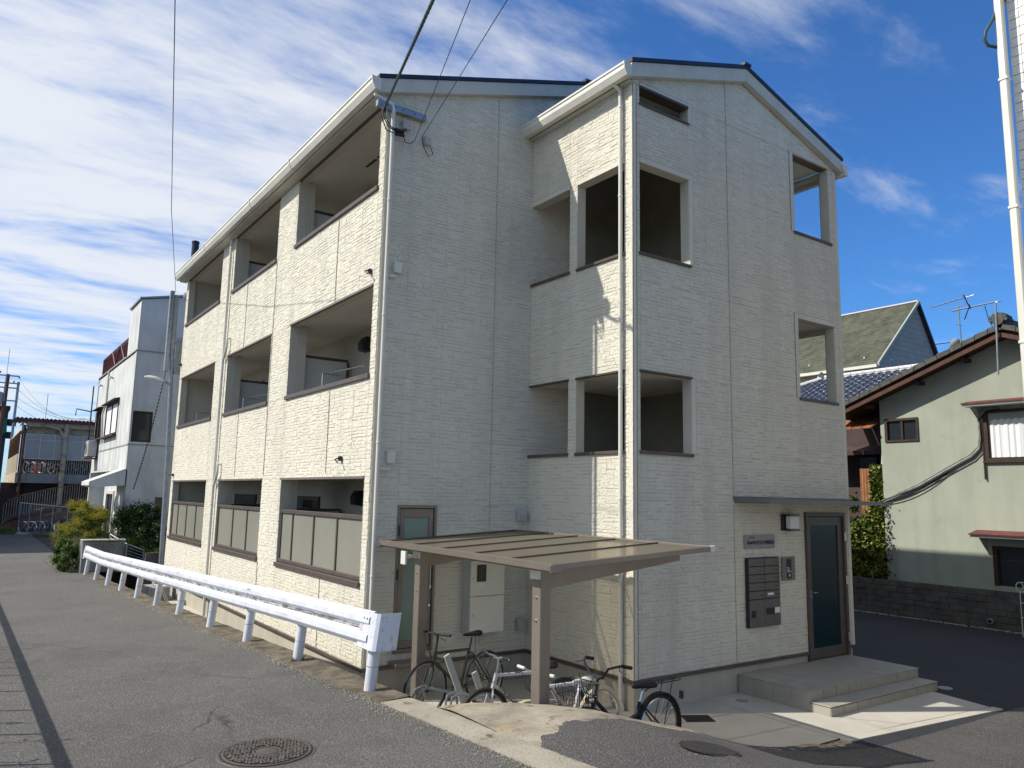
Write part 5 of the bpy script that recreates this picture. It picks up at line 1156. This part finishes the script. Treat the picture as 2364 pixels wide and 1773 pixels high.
for i in range(60): x = -4.72+i*.064; mb.box(x-.0025,x+.0025,40.998,41.002,.3,interp(x,[(-4.75,1.85),(-.9,1.47)]))
for i in range(24): z = .32+i*.064; mb.box(-4.72,-.95,40.996,40.9985,z-.0025,z+.0025)
mb.build('wire_mesh', galv, D, kind='stuff')
# far left: utility pole, dark building under net
D = thing('utility_pole', 'dark utility pole with crossarms at the far left', 'utility pole', (-5.5,60,.2))
MB().tube([(-5.62,60,-.5),(-5.42,60,10.9)], [.2,.13], 12).build('pole', rust, D, True)
for z, a, b in ((10.75,-6.6,-4.7),(10.2,-6.4,-4.6),(9.85,-6.4,-4.7),(8.9,-5.5,-4.7)): MB().box(a,b,59.9,60.0,z,z+.09).build('crossarm', galv, D)
MB().tube([(-4.78,60,-.5),(-4.72,60,10.4)], .09, 8).build('stay_pole', galv, D)
MB().lathe((-5.85,60,8.6), [(.28,0),(.3,.05),(.3,.85),(.2,.95)], 14).build('transformer', grey_pl, D)
for (x, z) in ((-4.7,10.65),(-5.0,10.3),(-6.2,10.4),(-5.9,10.95)): MB().lathe((x,60,z), [(.03,0),(.06,.03),(.03,.06),(.06,.1),(.02,.16)], 8).build('insulator', dark, D)
for k, (a, b, s) in enumerate((((-4.65,60,10.6),(-1.6,46,6.9),.9), ((-4.75,60,9.9),(-1.2,46,6.9),.7), ((-4.8,60,9.3),(-.8,46,6.85),.6), ((-4.8,60,8.7),(-.8,46,6.0),.5))):
    D = thing('power_line', ('highest','second highest','third highest','lowest')[k]+' of four sagging lines from the far utility pole', 'power line', a, 'sagging lines at the far left'); MB().tube(sag(a, b, s, 20), .014, 4, cap=False).build('wire', cable_k, D)
for (x, y, h, z0, lab) in ((-3.55,48,1.75,6.7,'thin upright antenna mast behind the brown corrugated roof'),(-5.55,58,3.0,9.5,'thin lightning rod beside the far utility pole')):
    D = thing('antenna_mast', lab, 'antenna', (x,y,z0)); MB().tube([(x,y,z0-.8),(x,y,z0+h)], .018, 5).build('mast', galv, D)
D = thing('wall_pole', 'thin dark pole with insulators at the far corner of the white house', 'pole', (-3.1,29.3,5)); MB().tube([(-3.15,29.4,4),(-3.15,29.4,7.0)], .026, 6).build('pole', cable_k, D); MB().tube([(-3.15,29.4,5.9),(-3.7,29.4,5.98),(-3.72,29.4,5.7)], .025, 5).build('arm', cable_k, D)
D = thing('dark_building', 'dark building partly wrapped in green netting at the far left', 'building', (-8,66,0))
MB().box(-16,-5.0,64,74,-1,8.6).build('wall', dkwall, D); MB().box(-16.1,-4.9,63.9,74.1,8.61,8.9).box(-5.0,-4.4,64.2,65,7.4,7.9).box(-5.0,-4.5,64.2,65,6.4,6.9).build('roof_edge', dark, D); MB().prism([(-7.5,7.5),(-5.05,7.9),(-4.98,6.9),(-5.6,6.2),(-7.5,6.4)], 1, 63.7, 63.78).build('green_net', netgreen, D)
for x in (-7.2,-6.2): MB().box(x,x+.6,63.96,64.0,4.5,5.6).build('window', glass_d, D)
D = thing('side_building', 'plain building left of the road that shades the far asphalt', 'building', (-12,36,0)); MB().box(-22,-8.4,30.6,50,-1,6.2).build('wall', conc_grey, D)

# ------------------------------------------------------------------ pale green house on the right
GH = thing('green_house', 'pale green rendered house with tiled gable roof across the side street', 'house', (13,1,0))
XG = 11.8
bargem = mat('red_brown_barge', (.10, .035, .02), .7, (.055, .022, .015), 6, 6)
gtop = lambda y: 6.62-.375*abs(y-.15)
wall('gable_wall', 'x', XG, -3.6, 3.14, .84, 5.16, [(2.17,3.02,4.25,4.84),(-.75,.68,3.72,4.88),(-.75,.67,.95,1.82)], .2, green_wall, GH, top=lambda y: gtop(y), kinks=(.15,))
MB().box(XG+.01,20,3.0,3.139,.84,5.15).build('side_wall', green_wall, GH); MB().box(XG+.25,20,-3.4,2.9,.0,.84).build('base_fill', tile_joint, GH)
def rakeprism(y0, y1, a, b, x0, x1, name, m, par=GH):
    f = lambda y: 6.86-.378*abs(y-.02); return MB().prism([(y0,f(y0)+a),(y1,f(y1)+a),(y1,f(y1)+b),(y0,f(y0)+b)], 0, x0, x1).build(name, m, par)
rakeprism(.02, 4.2, -.36, -.22, 11.42, 20, 'roof_board', wood_d, GH); rakeprism(-4.2, .018, -.36, -.22, 11.42, 20, 'roof_board', wood_d, GH)
rakeprism(.02, 4.0, -.40, -.30, 11.34, 11.415, 'barge_board', bargem, GH); rakeprism(-4.0, .018, -.40, -.30, 11.34, 11.415, 'barge_board', bargem, GH)
for i in range(15):
    y0 = 4.25-i*.285; y1 = y0-.30; f = lambda y: 6.86-.378*abs(y-.02)
    MB().prism([(y0,f(y0)-.215+.0),(y1,f(y1)-.22),(y1,f(y1)-.115),(y0,f(y0)-.085)], 0, 11.30, 11.62).build('verge_tile', oldtile, GH)
for i in range(9):
    y0 = -.02-i*.285; y1 = y0-.30; f = lambda y: 6.86-.378*abs(y-.02)
    MB().prism([(y0,f(y0)-.22),(y1,f(y1)-.215),(y1,f(y1)-.085),(y0,f(y0)-.115)], 0, 11.30, 11.62).build('verge_tile', oldtile, GH)
mb = MB()
for i in range(28):
    x = 11.64+i*.29
    for s in (1, -1):
        for j in range(14): y0 = .02+s*(.1+j*.29); y1 = y0+s*.3; f = lambda y: 6.86-.378*abs(y-.02); mb.add([(x,y0,f(y0)-.16),(x+.1,y0,f(y0)-.10),(x+.2,y0,f(y0)-.12),(x+.29,y0,f(y0)-.16),(x,y1,f(y1)-.13),(x+.1,y1,f(y1)-.07),(x+.2,y1,f(y1)-.09),(x+.29,y1,f(y1)-.13)], [(0,1,5,4),(1,2,6,5),(2,3,7,6),(4,5,6,7)])
mb.build('roof_tiles', oldtile, GH, kind='stuff')
for k in range(3):
    MB().tube([(11.30+k*.02, .02, 6.74+k*.075), (19, .02, 6.74+k*.075)], .09-.018*k, 10).build('ridge_tile', oldtile, GH)
rt = MB()
for a in range(7): t = math.pi*a/6; rt.tube([(11.28,.02+.16*math.cos(t),6.84+.13*math.sin(t)),(11.6,.02+.16*math.cos(t),6.84+.13*math.sin(t))], .042, 7)
rt.disc((11.29,.02,6.84), (1,0,0), .12, .03, 14).build('ridge_end_ornament', oldtile, GH)
for y in (.9,2.0,3.3): MB().box(11.45,XG,y-.05,y+.05,6.86-.378*(y-.02)-.50,6.86-.378*(y-.02)-.41).build('purlin', wood_d, GH)
w = MB().box(XG-.03,XG+.1,2.17,3.02,4.78,4.84).box(XG-.03,XG+.1,2.17,3.02,4.25,4.30).box(XG-.03,XG+.1,2.17,2.22,4.30,4.78).box(XG-.03,XG+.1,2.95,3.02,4.30,4.78).box(XG-.01,XG+.08,2.56,2.61,4.30,4.78).build('window', wood_d, GH); MB().box(XG+.03,XG+.04,2.22,2.95,4.30,4.78).build('pane', glass_d, w)
w = MB().box(XG-.04,XG+.12,-.75,.68,3.72,3.78).box(XG-.04,XG+.12,-.75,.68,4.82,4.88).box(XG-.04,XG+.12,.60,.68,3.78,4.82).box(XG-.07,XG+.12,-.78,.72,3.68,3.715).build('window', wood_d, GH); MB().box(XG+.05,XG+.06,-.74,.60,3.78,4.82).build('pane', ftrans, w)
mb = MB(); n = 60
for i in range(n+1): y = lerp(-.74,.56,i/n); x = XG+.02+.012*math.sin(i*.95)+.006*math.sin(i*2.3); mb.v += [(x,y,3.80),(x-.0,y,4.66+.02*math.sin(i*.95))]
for i in range(n): mb.f.append((2*i,2*i+2,2*i+3,2*i+1))
mb.build('curtain', curtain_m, w, True)
for (z, y0) in ((5.02,.97),(2.06,.98)):
    MB().prism([(XG,z+.10),(XG-.42,z+.02),(XG-.42,z-.01),(XG,z-.01)], 1, -1.0, y0).build('window_hood', maroon, GH); MB().prism([(XG,z-.015),(XG-.40,z-.015),(XG-.38,z-.06),(XG,z-.06)], 1, -1.0, y0-.02).build('hood_soffit', trim_w, GH)
    MB().prism([(XG,z-.07),(XG-.32,z-.07),(XG-.02,z-.34),(XG,z-.34)], 1, y0-.22, y0-.18).build('hood_bracket', green_wall, GH)
w = MB().box(XG-.02,XG+.1,.58,.67,.95,1.82).box(XG-.02,XG+.1,-.75,.58,1.76,1.82).build('window', wood_d, GH); MB().box(XG+.06,XG+.07,-.75,.58,.95,1.76).build('pane', glass_d, w)
D = thing('wall_cables', 'bundle of grey wrapped cables slanting across the green house wall', 'cable', (XG-.05,2,3.5))
Pc = [(3.16,2.62),(3.12,2.79),(2.2,3.16),(1.29,3.66),(.95,3.84),(.78,4.02),(.74,4.25),(.75,4.72),(.60,4.90),(.3,4.92)]
for k, (r, off) in enumerate(((.022,(0,0)),(.015,(.02,.045)),(.015,(-.02,-.04)))):
    MB().tube([(XG-.05-.01*k, y+off[0]*(.3 if i < 2 else 1), z+off[1]*(.3 if i < 2 else 1)*math.sin(min(1,i/3)*1.57)) for i, (y, z) in enumerate(Pc)], r, 6).build('conduit', cable_w if k < 2 else cable_k, D, True)
MB().tube(sag((XG-.04,3.1,2.72),(XG-.05,1.45,3.52),.16,12), .011, 5).tube(sag((XG-.04,3.1,2.75),(XG-.05,1.35,3.60),.11,12), .009, 5).build('slack_wire', cable_k, D)
D = thing('wall_downpipe', 'thin dark vertical pipe beside the curtained window of the green house', 'pipe', (XG-.05,.74,4)); MB().tube([(XG-.04,.70,3.3),(XG-.04,.70,4.6)], .02, 6).build('pipe', wood_d, D)
# block base wall of the green house
BW = thing('block_base_wall', 'low dark wall of old concrete blocks under the green house', 'wall', (XG,1,0))
src = None
for r in range(6):
    for i in range(22):
        y = -2.4+i*.405+(.2 if r % 2 else 0); z = .02+r*.137
        if y > 6.2: continue
        if src is None: src = MB().bbox(0,.11,0,.392,0,.127,.008).build('block', block_m, BW, local=True); o = src
        else: o = inst(src, (0,0,0), BW)
        o.location = Vector((XG-.10+random.uniform(-.008,.008), y, z))-BW.location
MB().box(XG-.08,XG-.0,-2.3,6.2,.0,.82).build('mortar_core', tile_joint, BW)
MB().tube([(XG-.15,.77,.17),(XG-.0,.77,.17)], .06, 12).build('drain_pipe', conc_grey, BW); MB().disc((XG-.152,.77,.17), (1,0,0), .045, .006, 12).build('pipe_mouth', dark, BW)
rg = random.Random(9); mb = MB()
for i in range(900):
    y = rg.uniform(-2.4,6.0); x = XG-.11-abs(rg.gauss(0,.07)); s = rg.uniform(.008,.026); mb.add([(x-s,y,0),(x,y-s,0),(x+s,y,0),(x,y+s,0),(x+rg.uniform(-.3,.3)*s,y,s*1.1)], [(0,1,4),(1,2,4),(2,3,4),(3,0,4)])
gv = mb.build('gravel', conc_strip, None, kind='stuff')
# antennas
D = thing('tv_antenna', 'tall television antenna mast fixed to the gable of the green house', 'antenna', (11.2,.2,5.6))
MB().tube([(11.27,.08,5.6),(11.27,.03,7.23)], .022, 8).build('mast', galv, D); MB().tube([(11.3,-.07,7.26),(11.3,.98,7.22)], .016, 6).build('boom', chrome, D)
MB().tube([(11.28,.70,7.55),(11.3,.60,7.25),(11.3,.72,6.97)], .014, 5).tube([(11.28,.60,7.3),(11.3,.58,7.2)], .02, 5).build('element', dark, D)
MB().tube([(11.3,.27,7.21),(11.32,.22,6.9),(11.35,.12,6.6),(11.4,.08,6.5)], .009, 5).build('lead', cable_k, D)
D = thing('tv_antenna', 'television antenna on a short mast rising behind the green house roof', 'antenna', (12.2,1.1,6.4))
MB().tube([(11.75,1.02,5.9),(11.7,1.02,7.40)], .018, 8).build('mast', galv, D); MB().tube([(11.7,1.62,7.50),(11.7,.65,7.62)], .013, 6).build('boom', chrome, D)
for i in range(7): y = 1.6-i*.14; z = 7.50+.12*(1.62-y)/.97; MB().tube([(11.62,y,z+.01),(11.78,y,z+.01)], .005, 4).build('element', galv, D)
MB().tube([(11.7,1.35,7.44),(11.7,1.22,7.37),(11.7,.86,7.42),(11.7,.8,7.56)], .007, 5).tube([(11.55,1.02,6.95),(11.85,1.02,6.95)], .006, 4).build('loop', galv, D)
dm = MB().lathe((0,0,0), [(.02,0),(.12,.02),(.2,.06),(.23,.10)], 18).mesh('satellite_dish', grey_pl, smooth=True); do = bpy.data.objects.new('satellite_dish', dm); COL.objects.link(do); do.scale = (.62,.62,.62); do.location = (11.75,1.12,6.50); do.rotation_euler = (rad(70),0,rad(150)); tag(do, 'small white satellite dish just above the green house roof edge', 'satellite dish')

# ------------------------------------------------------------------ blue tiled house
BH = thing('blue_tile_house', 'house with shining blue grey glazed tile roof behind the green house', 'house', (17,7,0))
RX, RZ, EX, EZ = 17.5, 7.08, 13.6, 5.28; yr0, yr1 = 2.2, 8.3
src = None; cnt = 0; rows = 15; du = .275
far = MB()
for r in range(rows):
    t0 = r/rows; t1 = (r+1)/rows; xa_, za_ = lerp(RX-.12, EX, t0), lerp(RZ-.04, EZ, t0); xb_, zb_ = lerp(RX-.12, EX, t1), lerp(RZ-.04, EZ, t1)
    ymax = yr1+(RX-xb_)*1.0
    i = 0; y = yr0
    while y < ymax:
        if src is None:
            sx = xa_-xb_; sz = za_-zb_; src = MB(); P_ = []
            for k, (yy, hh2) in enumerate(((0,.0),(.05,.035),(.11,.045),(.17,.018),(.23,.0),(.275,.0))): P_.append((yy, hh2))
            vs = [(0, a, b+.0) for a, b in P_]+[(-sx*1.06, a, b-sz*1.06+.022) for a, b in P_]+[(-sx*1.06, a, -sz*1.06-.005) for a, b in P_]
            n = len(P_); src.add(vs, [(k, k+1, n+k+1, n+k) for k in range(n-1)]+[(n+k, n+k+1, 2*n+k+1, 2*n+k) for k in range(n-1)]); src = src.build('roof_tile', bluetile, BH, local=True); o = src; tile_mesh = src.data
            o.location = Vector((xa_, y, za_))-BH.location; cnt += 1
        elif 5.0 < y < 10.2 and cnt < 290: o = inst(src, Vector((xa_, y, za_))-BH.location, BH); cnt += 1
        else:
            off = Vector((xa_, y, za_)); far.add([Vector(v.co)+off for v in tile_mesh.vertices], [tuple(p.vertices) for p in tile_mesh.polygons])
        y += du
far.build('roof_tiles', bluetile, BH, kind='stuff')
MB().add([(RX-.1,yr0,RZ-.12),(RX-.1,yr1,RZ-.12),(EX+.05,yr1+3.9,EZ-.06),(EX+.05,yr0,EZ-.06)], [(0,1,2,3)]).build('roof_deck', navy, BH)
MB().add([(RX,yr1,RZ-.1),(EX,yr1+3.9,EZ-.05),(RX+3.8,yr1+3.9,EZ-.05)], [(0,1,2)]).add([(RX,yr0,RZ-.1),(RX,yr1,RZ-.1),(RX+3.8,yr1+3.9,EZ-.05),(RX+3.8,yr0,EZ-.05)], [(0,1,2,3)]).build('roof_back', bluetile, BH)
y = 2.2
while y < 8.25: MB().tube([(RX-.02,y,RZ+.05),(RX-.02,y+.40,RZ+.05)], .075, 8).ring((RX-.02,y+.41,RZ+.05), (0,1,0), .07, .022, 10, 5).build('ridge_tile', ridge_w, BH, True); y += .42
MB().box(RX-.09,RX+.06,2.2,8.3,RZ-.07,RZ+.0).build('ridge_mortar', ridge_w, BH)
MB().tube([(RX-.02,8.30,RZ+.02),(RX-.05,8.42,RZ+.16),(RX,8.36,RZ+.24)], [.11,.09,.05], 8).build('ridge_end_ornament', oldtile, BH, True)
MB().tube([(RX,8.3,RZ+.02),(EX,12.2,EZ+.05)], .085, 8).build('hip_ridge', ridge_w, BH, True)
MB().box(14.4,20,3.6,11.4,-.9,5.2).build('wall', brownwall, BH)
# ------------------------------------------------------------------ green shingle house
SHH = thing('shingle_house', 'cream house with steep mossy green shingle roof and gable greyed for shade', 'house', (27,12,0))
ax, az_, ex_, ez_ = 27.6, 11.92, 23.9, 8.60; y0_, y1_ = 9.98, 24.0
mb = MB(); n = 27; px__ = (ax-ex_)/n; pz__ = (az_-ez_)/n
for i in range(n):
    xt, zt = ax-i*px__, az_-i*pz__; xb, zb = xt-px__*1.15, zt-pz__*1.15
    rn = random.Random(i); y = y0_-.1
    while y < y1_:
        l = rn.uniform(.5,1.1); e = rn.uniform(.045,.07); mb.add([(xt,y,zt),(xt,min(y1_,y+l),zt),(xb,min(y1_,y+l),zb+e),(xb,y,zb+e),(xb,y,zb-.01),(xb,min(y1_,y+l),zb-.01)], [(0,1,2,3),(3,2,5,4)]); y += l
mb.build('shingle_courses', shingle, SHH, kind='stuff')
MB().prism([(ax,az_-.02),(ex_,ez_-.03),(ex_,ez_-.12),(ax,az_-.12)], 1, y0_-.1, y1_).build('roof_board', trim_w, SHH)
MB().prism([(ax,az_+.04),(ex_,ez_+.05),(ex_,ez_-.12),(ax,az_-.13)], 1, y0_-.2, y0_-.12).build('verge_trim', mat('pale_green_trim',(.33,.35,.30),.6), SHH)
MB().prism([(ax,az_+.03),(ax+2.6,8.0),(ax+2.5,7.9),(ax,az_-.10)], 1, y0_-.2, y1_).build('far_slope', navy, SHH)
MB().box(ax-.09,ax+.09,y0_-.15,y1_,az_-.01,az_+.05).build('ridge_cap', ridge_w, SHH)
gpoly = [(ex_+.35,-1),(ax+2.45,-1),(ax+2.45,8.2),(ax,az_-.14),(ex_+.35,ez_+.18)]
MB().prism(gpoly, 1, y0_, y0_+.2).build('gable_wall', lapcream_shade, SHH)
for i in range(16):
    z = 8.0+i*.24; f = lambda z: ex_+.35+max(0,(z-(ez_+.18)))/(az_-ez_)*(ax-ex_); g2 = lambda z: ax+2.45-max(0,(z-8.2))*(2.45/(az_-8.3))
    if z < az_-.35: MB().box(f(z)+.02, g2(z)-.05, y0_-.014, y0_-.002, z, z+.225).build('lap_board', lapcream_shade, SHH)
for i in range(6): z = 7.2+i*.24; MB().box(ex_+.33, ex_+.345, y0_, y1_, z, z+.225).build('lap_board', lapcream, SHH)
MB().box(ex_+.35,ex_+.5,y0_+.2,y1_,-1,8.72).build('side_wall', lapcream, SHH)
MB().box(ex_-.14,ex_-.01,y0_-.15,y1_,ez_-.16,ez_-.03).build('gutter', trim_w, SHH)
w = MB().box(25.05,25.32,y0_-.05,y0_-.015,8.35,8.95).build('window_frame', trim_w, SHH); MB().box(25.09,25.28,y0_-.06,y0_-.051,8.39,8.91).build('pane', glass_d, w)
for i in range(9): y = 10.6+i*1.35; t = .9-.08*(i % 2); MB().box(lerp(ax,ex_,t)-.03,lerp(ax,ex_,t)+.03,y,y+.06,lerp(az_,ez_,t)+.03,lerp(az_,ez_,t)+.10).build('snow_guard', ridge_w, SHH)
for i, (za_, zb_) in enumerate(((17.0,17.6),(15.6,16.4),(15.3,16.1),(14.7,15.3),(14.4,15.0),(13.3,13.8))):
    D = thing('power_line', ('topmost','second from the top','third from the top','fourth from the top','fifth from the top','lowest')[i]+' of the dark lines in the sky right of the shingle house', 'power line', (60,0,za_), 'lines behind the right hand roofs')
    MB().tube([(52,21,za_*.80+1.2),(60,2,zb_*.80+1.9)], .03, 4).build('wire', cable_k, D)

# ------------------------------------------------------------------ gap: old brown house, rusty sheet and ivy
BR = thing('brown_house', 'old dark brown clad house in the gap behind the ivy', 'house', (14,5,0))
MB().box(13.2,14.3,3.5,9.0,-.5,5.0).build('wall', brownwall, BR); MB().prism([(12.4,4.0),(14.3,4.5),(14.3,4.6),(12.4,4.1)], 1, 3.45, 9).build('lean_to_roof', brownwall, BR)
MB().box(13.1,13.19,4.0,4.5,3.3,4.1).build('window', glass_d, BR); MB().box(13.05,13.19,3.95,4.6,4.12,4.2).build('window_hood', rust, BR)
MB().box(12.6,13.19,3.5,7.5,1.9,2.05).build('lower_roof', wood_d, BR)
for i in range(5): MB().prism([(11.55,4.62+.0),(13.1,5.22),(13.1,5.25),(11.55,4.65)], 1, 3.25+i*.28, 3.25+i*.28+.25).build('eave_board', wood, GH)
MB().tube([(12.2,3.2,5.0),(12.15,3.22,4.7),(12.1,3.35,3.0)], .045, 8).build('downpipe', trim_w, GH, True); MB().tube([(11.5,4.35,4.86),(13,4.35,4.9)], .05, 8).build('eave_gutter', trim_w, GH, True)
D = thing('rusty_sheet', 'upright rusty orange corrugated sheet half covered by ivy', 'metal sheet', (12.3,3.7,1.2)); mb = MB()
n = 14
for i in range(n+1): y = lerp(3.45,4.02,i/n); x = 12.25+.02*(i % 2); mb.v += [(x,y,.5),(x,y,3.62)]
for i in range(n): mb.f.append((2*i,2*i+2,2*i+3,2*i+1))
mb.build('sheet', mat('rusty_orange_sheet',(.38,.17,.075),.85,(.24,.10,.05),5,7,.3,40), D)
rnd = random.Random(77)
IV = thing('ivy', 'column of bright ivy climbing beside the green house corner', 'ivy', (12.1,3.5,.8))
def ivf(q):
    z = q.uniform(0,1); zz_ = .9+2.7*z**1.15; w = .36+.85*max(0,min(1,(2.55-zz_)/.7)); y = 3.17+q.uniform(0,1)*w; x = 12.02+q.uniform(-.18,.2); return Vector((x,y,zz_+q.uniform(-.1,.1))), Vector((-1,-.4,.1))
leaves(15000, ivf, .085, rnd, .1, .75).build('foliage', ivy_m, IV, kind='stuff'); leaves(4500, ivf, .08, rnd, .1, .75).build('foliage', leaf_d, IV, kind='stuff')
def ivf2(q): return Vector((XG-.03+q.uniform(-.03,.0), 3.14-abs(q.gauss(0,.10)), q.uniform(.9,2.7))), Vector((-1,0,0))
leaves(130, ivf2, .075, rnd, .0, .75).build('stray_leaves', leaf_d, IV, kind='stuff')
st = MB()
for i in range(12): y = rnd.uniform(3.25,3.9); st.tube([(12.1,y,.3),(12.1+rnd.uniform(-.05,.05),y+rnd.uniform(-.1,.1),1.4),(12.15,y+rnd.uniform(-.15,.1),2.6)], .009, 4)
st.build('stem', stem_m, IV, kind='stuff')
bush('hedge', 'dark green hedge in the gap between the cream block and the ivy', 'hedge', (12.3,4.9,.8), .5, 1.1, 2.1, 60, 9500, .075, leaf_g, 51, leaf_d, narrow=.6)
bush('hedge', 'unlit undergrowth at the foot of the ivy above the block wall', 'hedge', (12.1,4.2,.5), .35, 1.4, .9, 40, 4500, .075, leaf_d, 52, None, narrow=.6)

# ------------------------------------------------------------------ white tiled building at the right edge
TB = thing('tiled_building', 'white tiled building with a white downpipe at the right edge', 'building', (2,-6,0))
cam_p = Vector((-7.2373,-7.4448,2.703)); XT, YT = 1.02, -4.42
MB().box(XT+.015,9,-12,YT-.012,-.2,8.62).build('wall', grout, TB)
src = None; cnt = 0; rest = MB(); tile_me = None
nr = int(8.7/.100)
for r in range(nr):
    z = 0+r*.1003; j = 0; y = YT
    while y > -6.6:
        jit = random.uniform(-.0015,.0015); near = (z > 4.6 and y > -5.3)
        if near and cnt < 290:
            if src is None: src = MB().bbox(-.0,.014,-.0945,0,0,.0955,.003).build('wall_tile', tilewhite, TB, local=True); o = src; tile_me = src.data
            else: o = inst(src, (0,0,0), TB)
            o.location = Vector((XT+jit, y, z))-TB.location; o.rotation_euler = (random.uniform(-.004,.004),0,random.uniform(-.01,.01)); cnt += 1
        else: rest.box(XT+jit, XT+.014, y-.0945, y, z, z+.0955)
        y -= .0985
rest.build('wall_tiles', tilewhite, TB, kind='stuff')
rest = MB()
for r in range(nr):
    z = r*.1003; x = XT+.002
    while x < 2.4: rest.box(x, x+.195, YT-.012, YT+.002, z, z+.0955); x += .1985
rest.build('return_tiles', tilewhite, TB, kind='stuff')
MB().box(XT-.55,9.5,-12.5,YT+.45,8.62,8.78).build('eave_soffit', conc_grey, TB); MB().box(XT-.58,-.0+XT-.55,-12.5,YT+.45,8.60,8.95).box(XT-.55,9.5,YT+.452,YT+.48,8.60,8.95).build('eave_fascia', fascia_m, TB)
pp = MB().bbox(XT-.135,XT-.06,YT+.0,YT+.075,0,8.6,.012).build('downpipe', trim_w, TB)
for z in (2.2,4.25,5.6,6.95): MB().bbox(XT-.142,XT-.053,YT-.007,YT+.082,z,z+.03,.004).box(XT-.06,XT+.0,YT+.02,YT+.035,z+.005,z+.025).build('pipe_clip', trim_w, pp)
D = thing('looped_cable', 'green service cable curling behind the white downpipe at the upper right', 'cable', (XT-.2,YT+.1,7.4))
MB().tube([(1.071, -4.444, 8.163), (0.965, -4.378, 7.862), (0.876, -4.335, 7.631), (0.799, -4.293, 7.493), (0.797, -4.276, 7.405), (0.831, -4.29, 7.349), (0.902, -4.337, 7.333), (0.993, -4.376, 7.401)], .016, 8).build('cable', cable_g, D, True)
D = thing('wire_fence', 'rounded end of a white wire mesh fence at the right edge', 'fence', (6.1,-2.3,.0))
fx, fy = 11.15, -.08
for k, (dx, dy) in enumerate(((0,0),(.10,-.12),(.2,-.24),(.3,-.36))):
    c = Vector((fx+dx, fy+dy, 0)); P = [c+Vector((0,0,0)), c+Vector((0,0,.93))]
    for a in range(9): t = rad(-90+a*36); P.append(c+Vector((-.05*math.cos(t)*1-0.0, .05*math.cos(t), 1.03+.09*math.sin(t))))
    MB().tube(P, .009, 5).build('fence_wire', trim_w, D)
for z in (.1,.4,.7,.93,1.12): MB().tube([(fx,fy,z),(fx+1.0,fy-1.2,z)], .008, 5).build('fence_wire', trim_w, D)
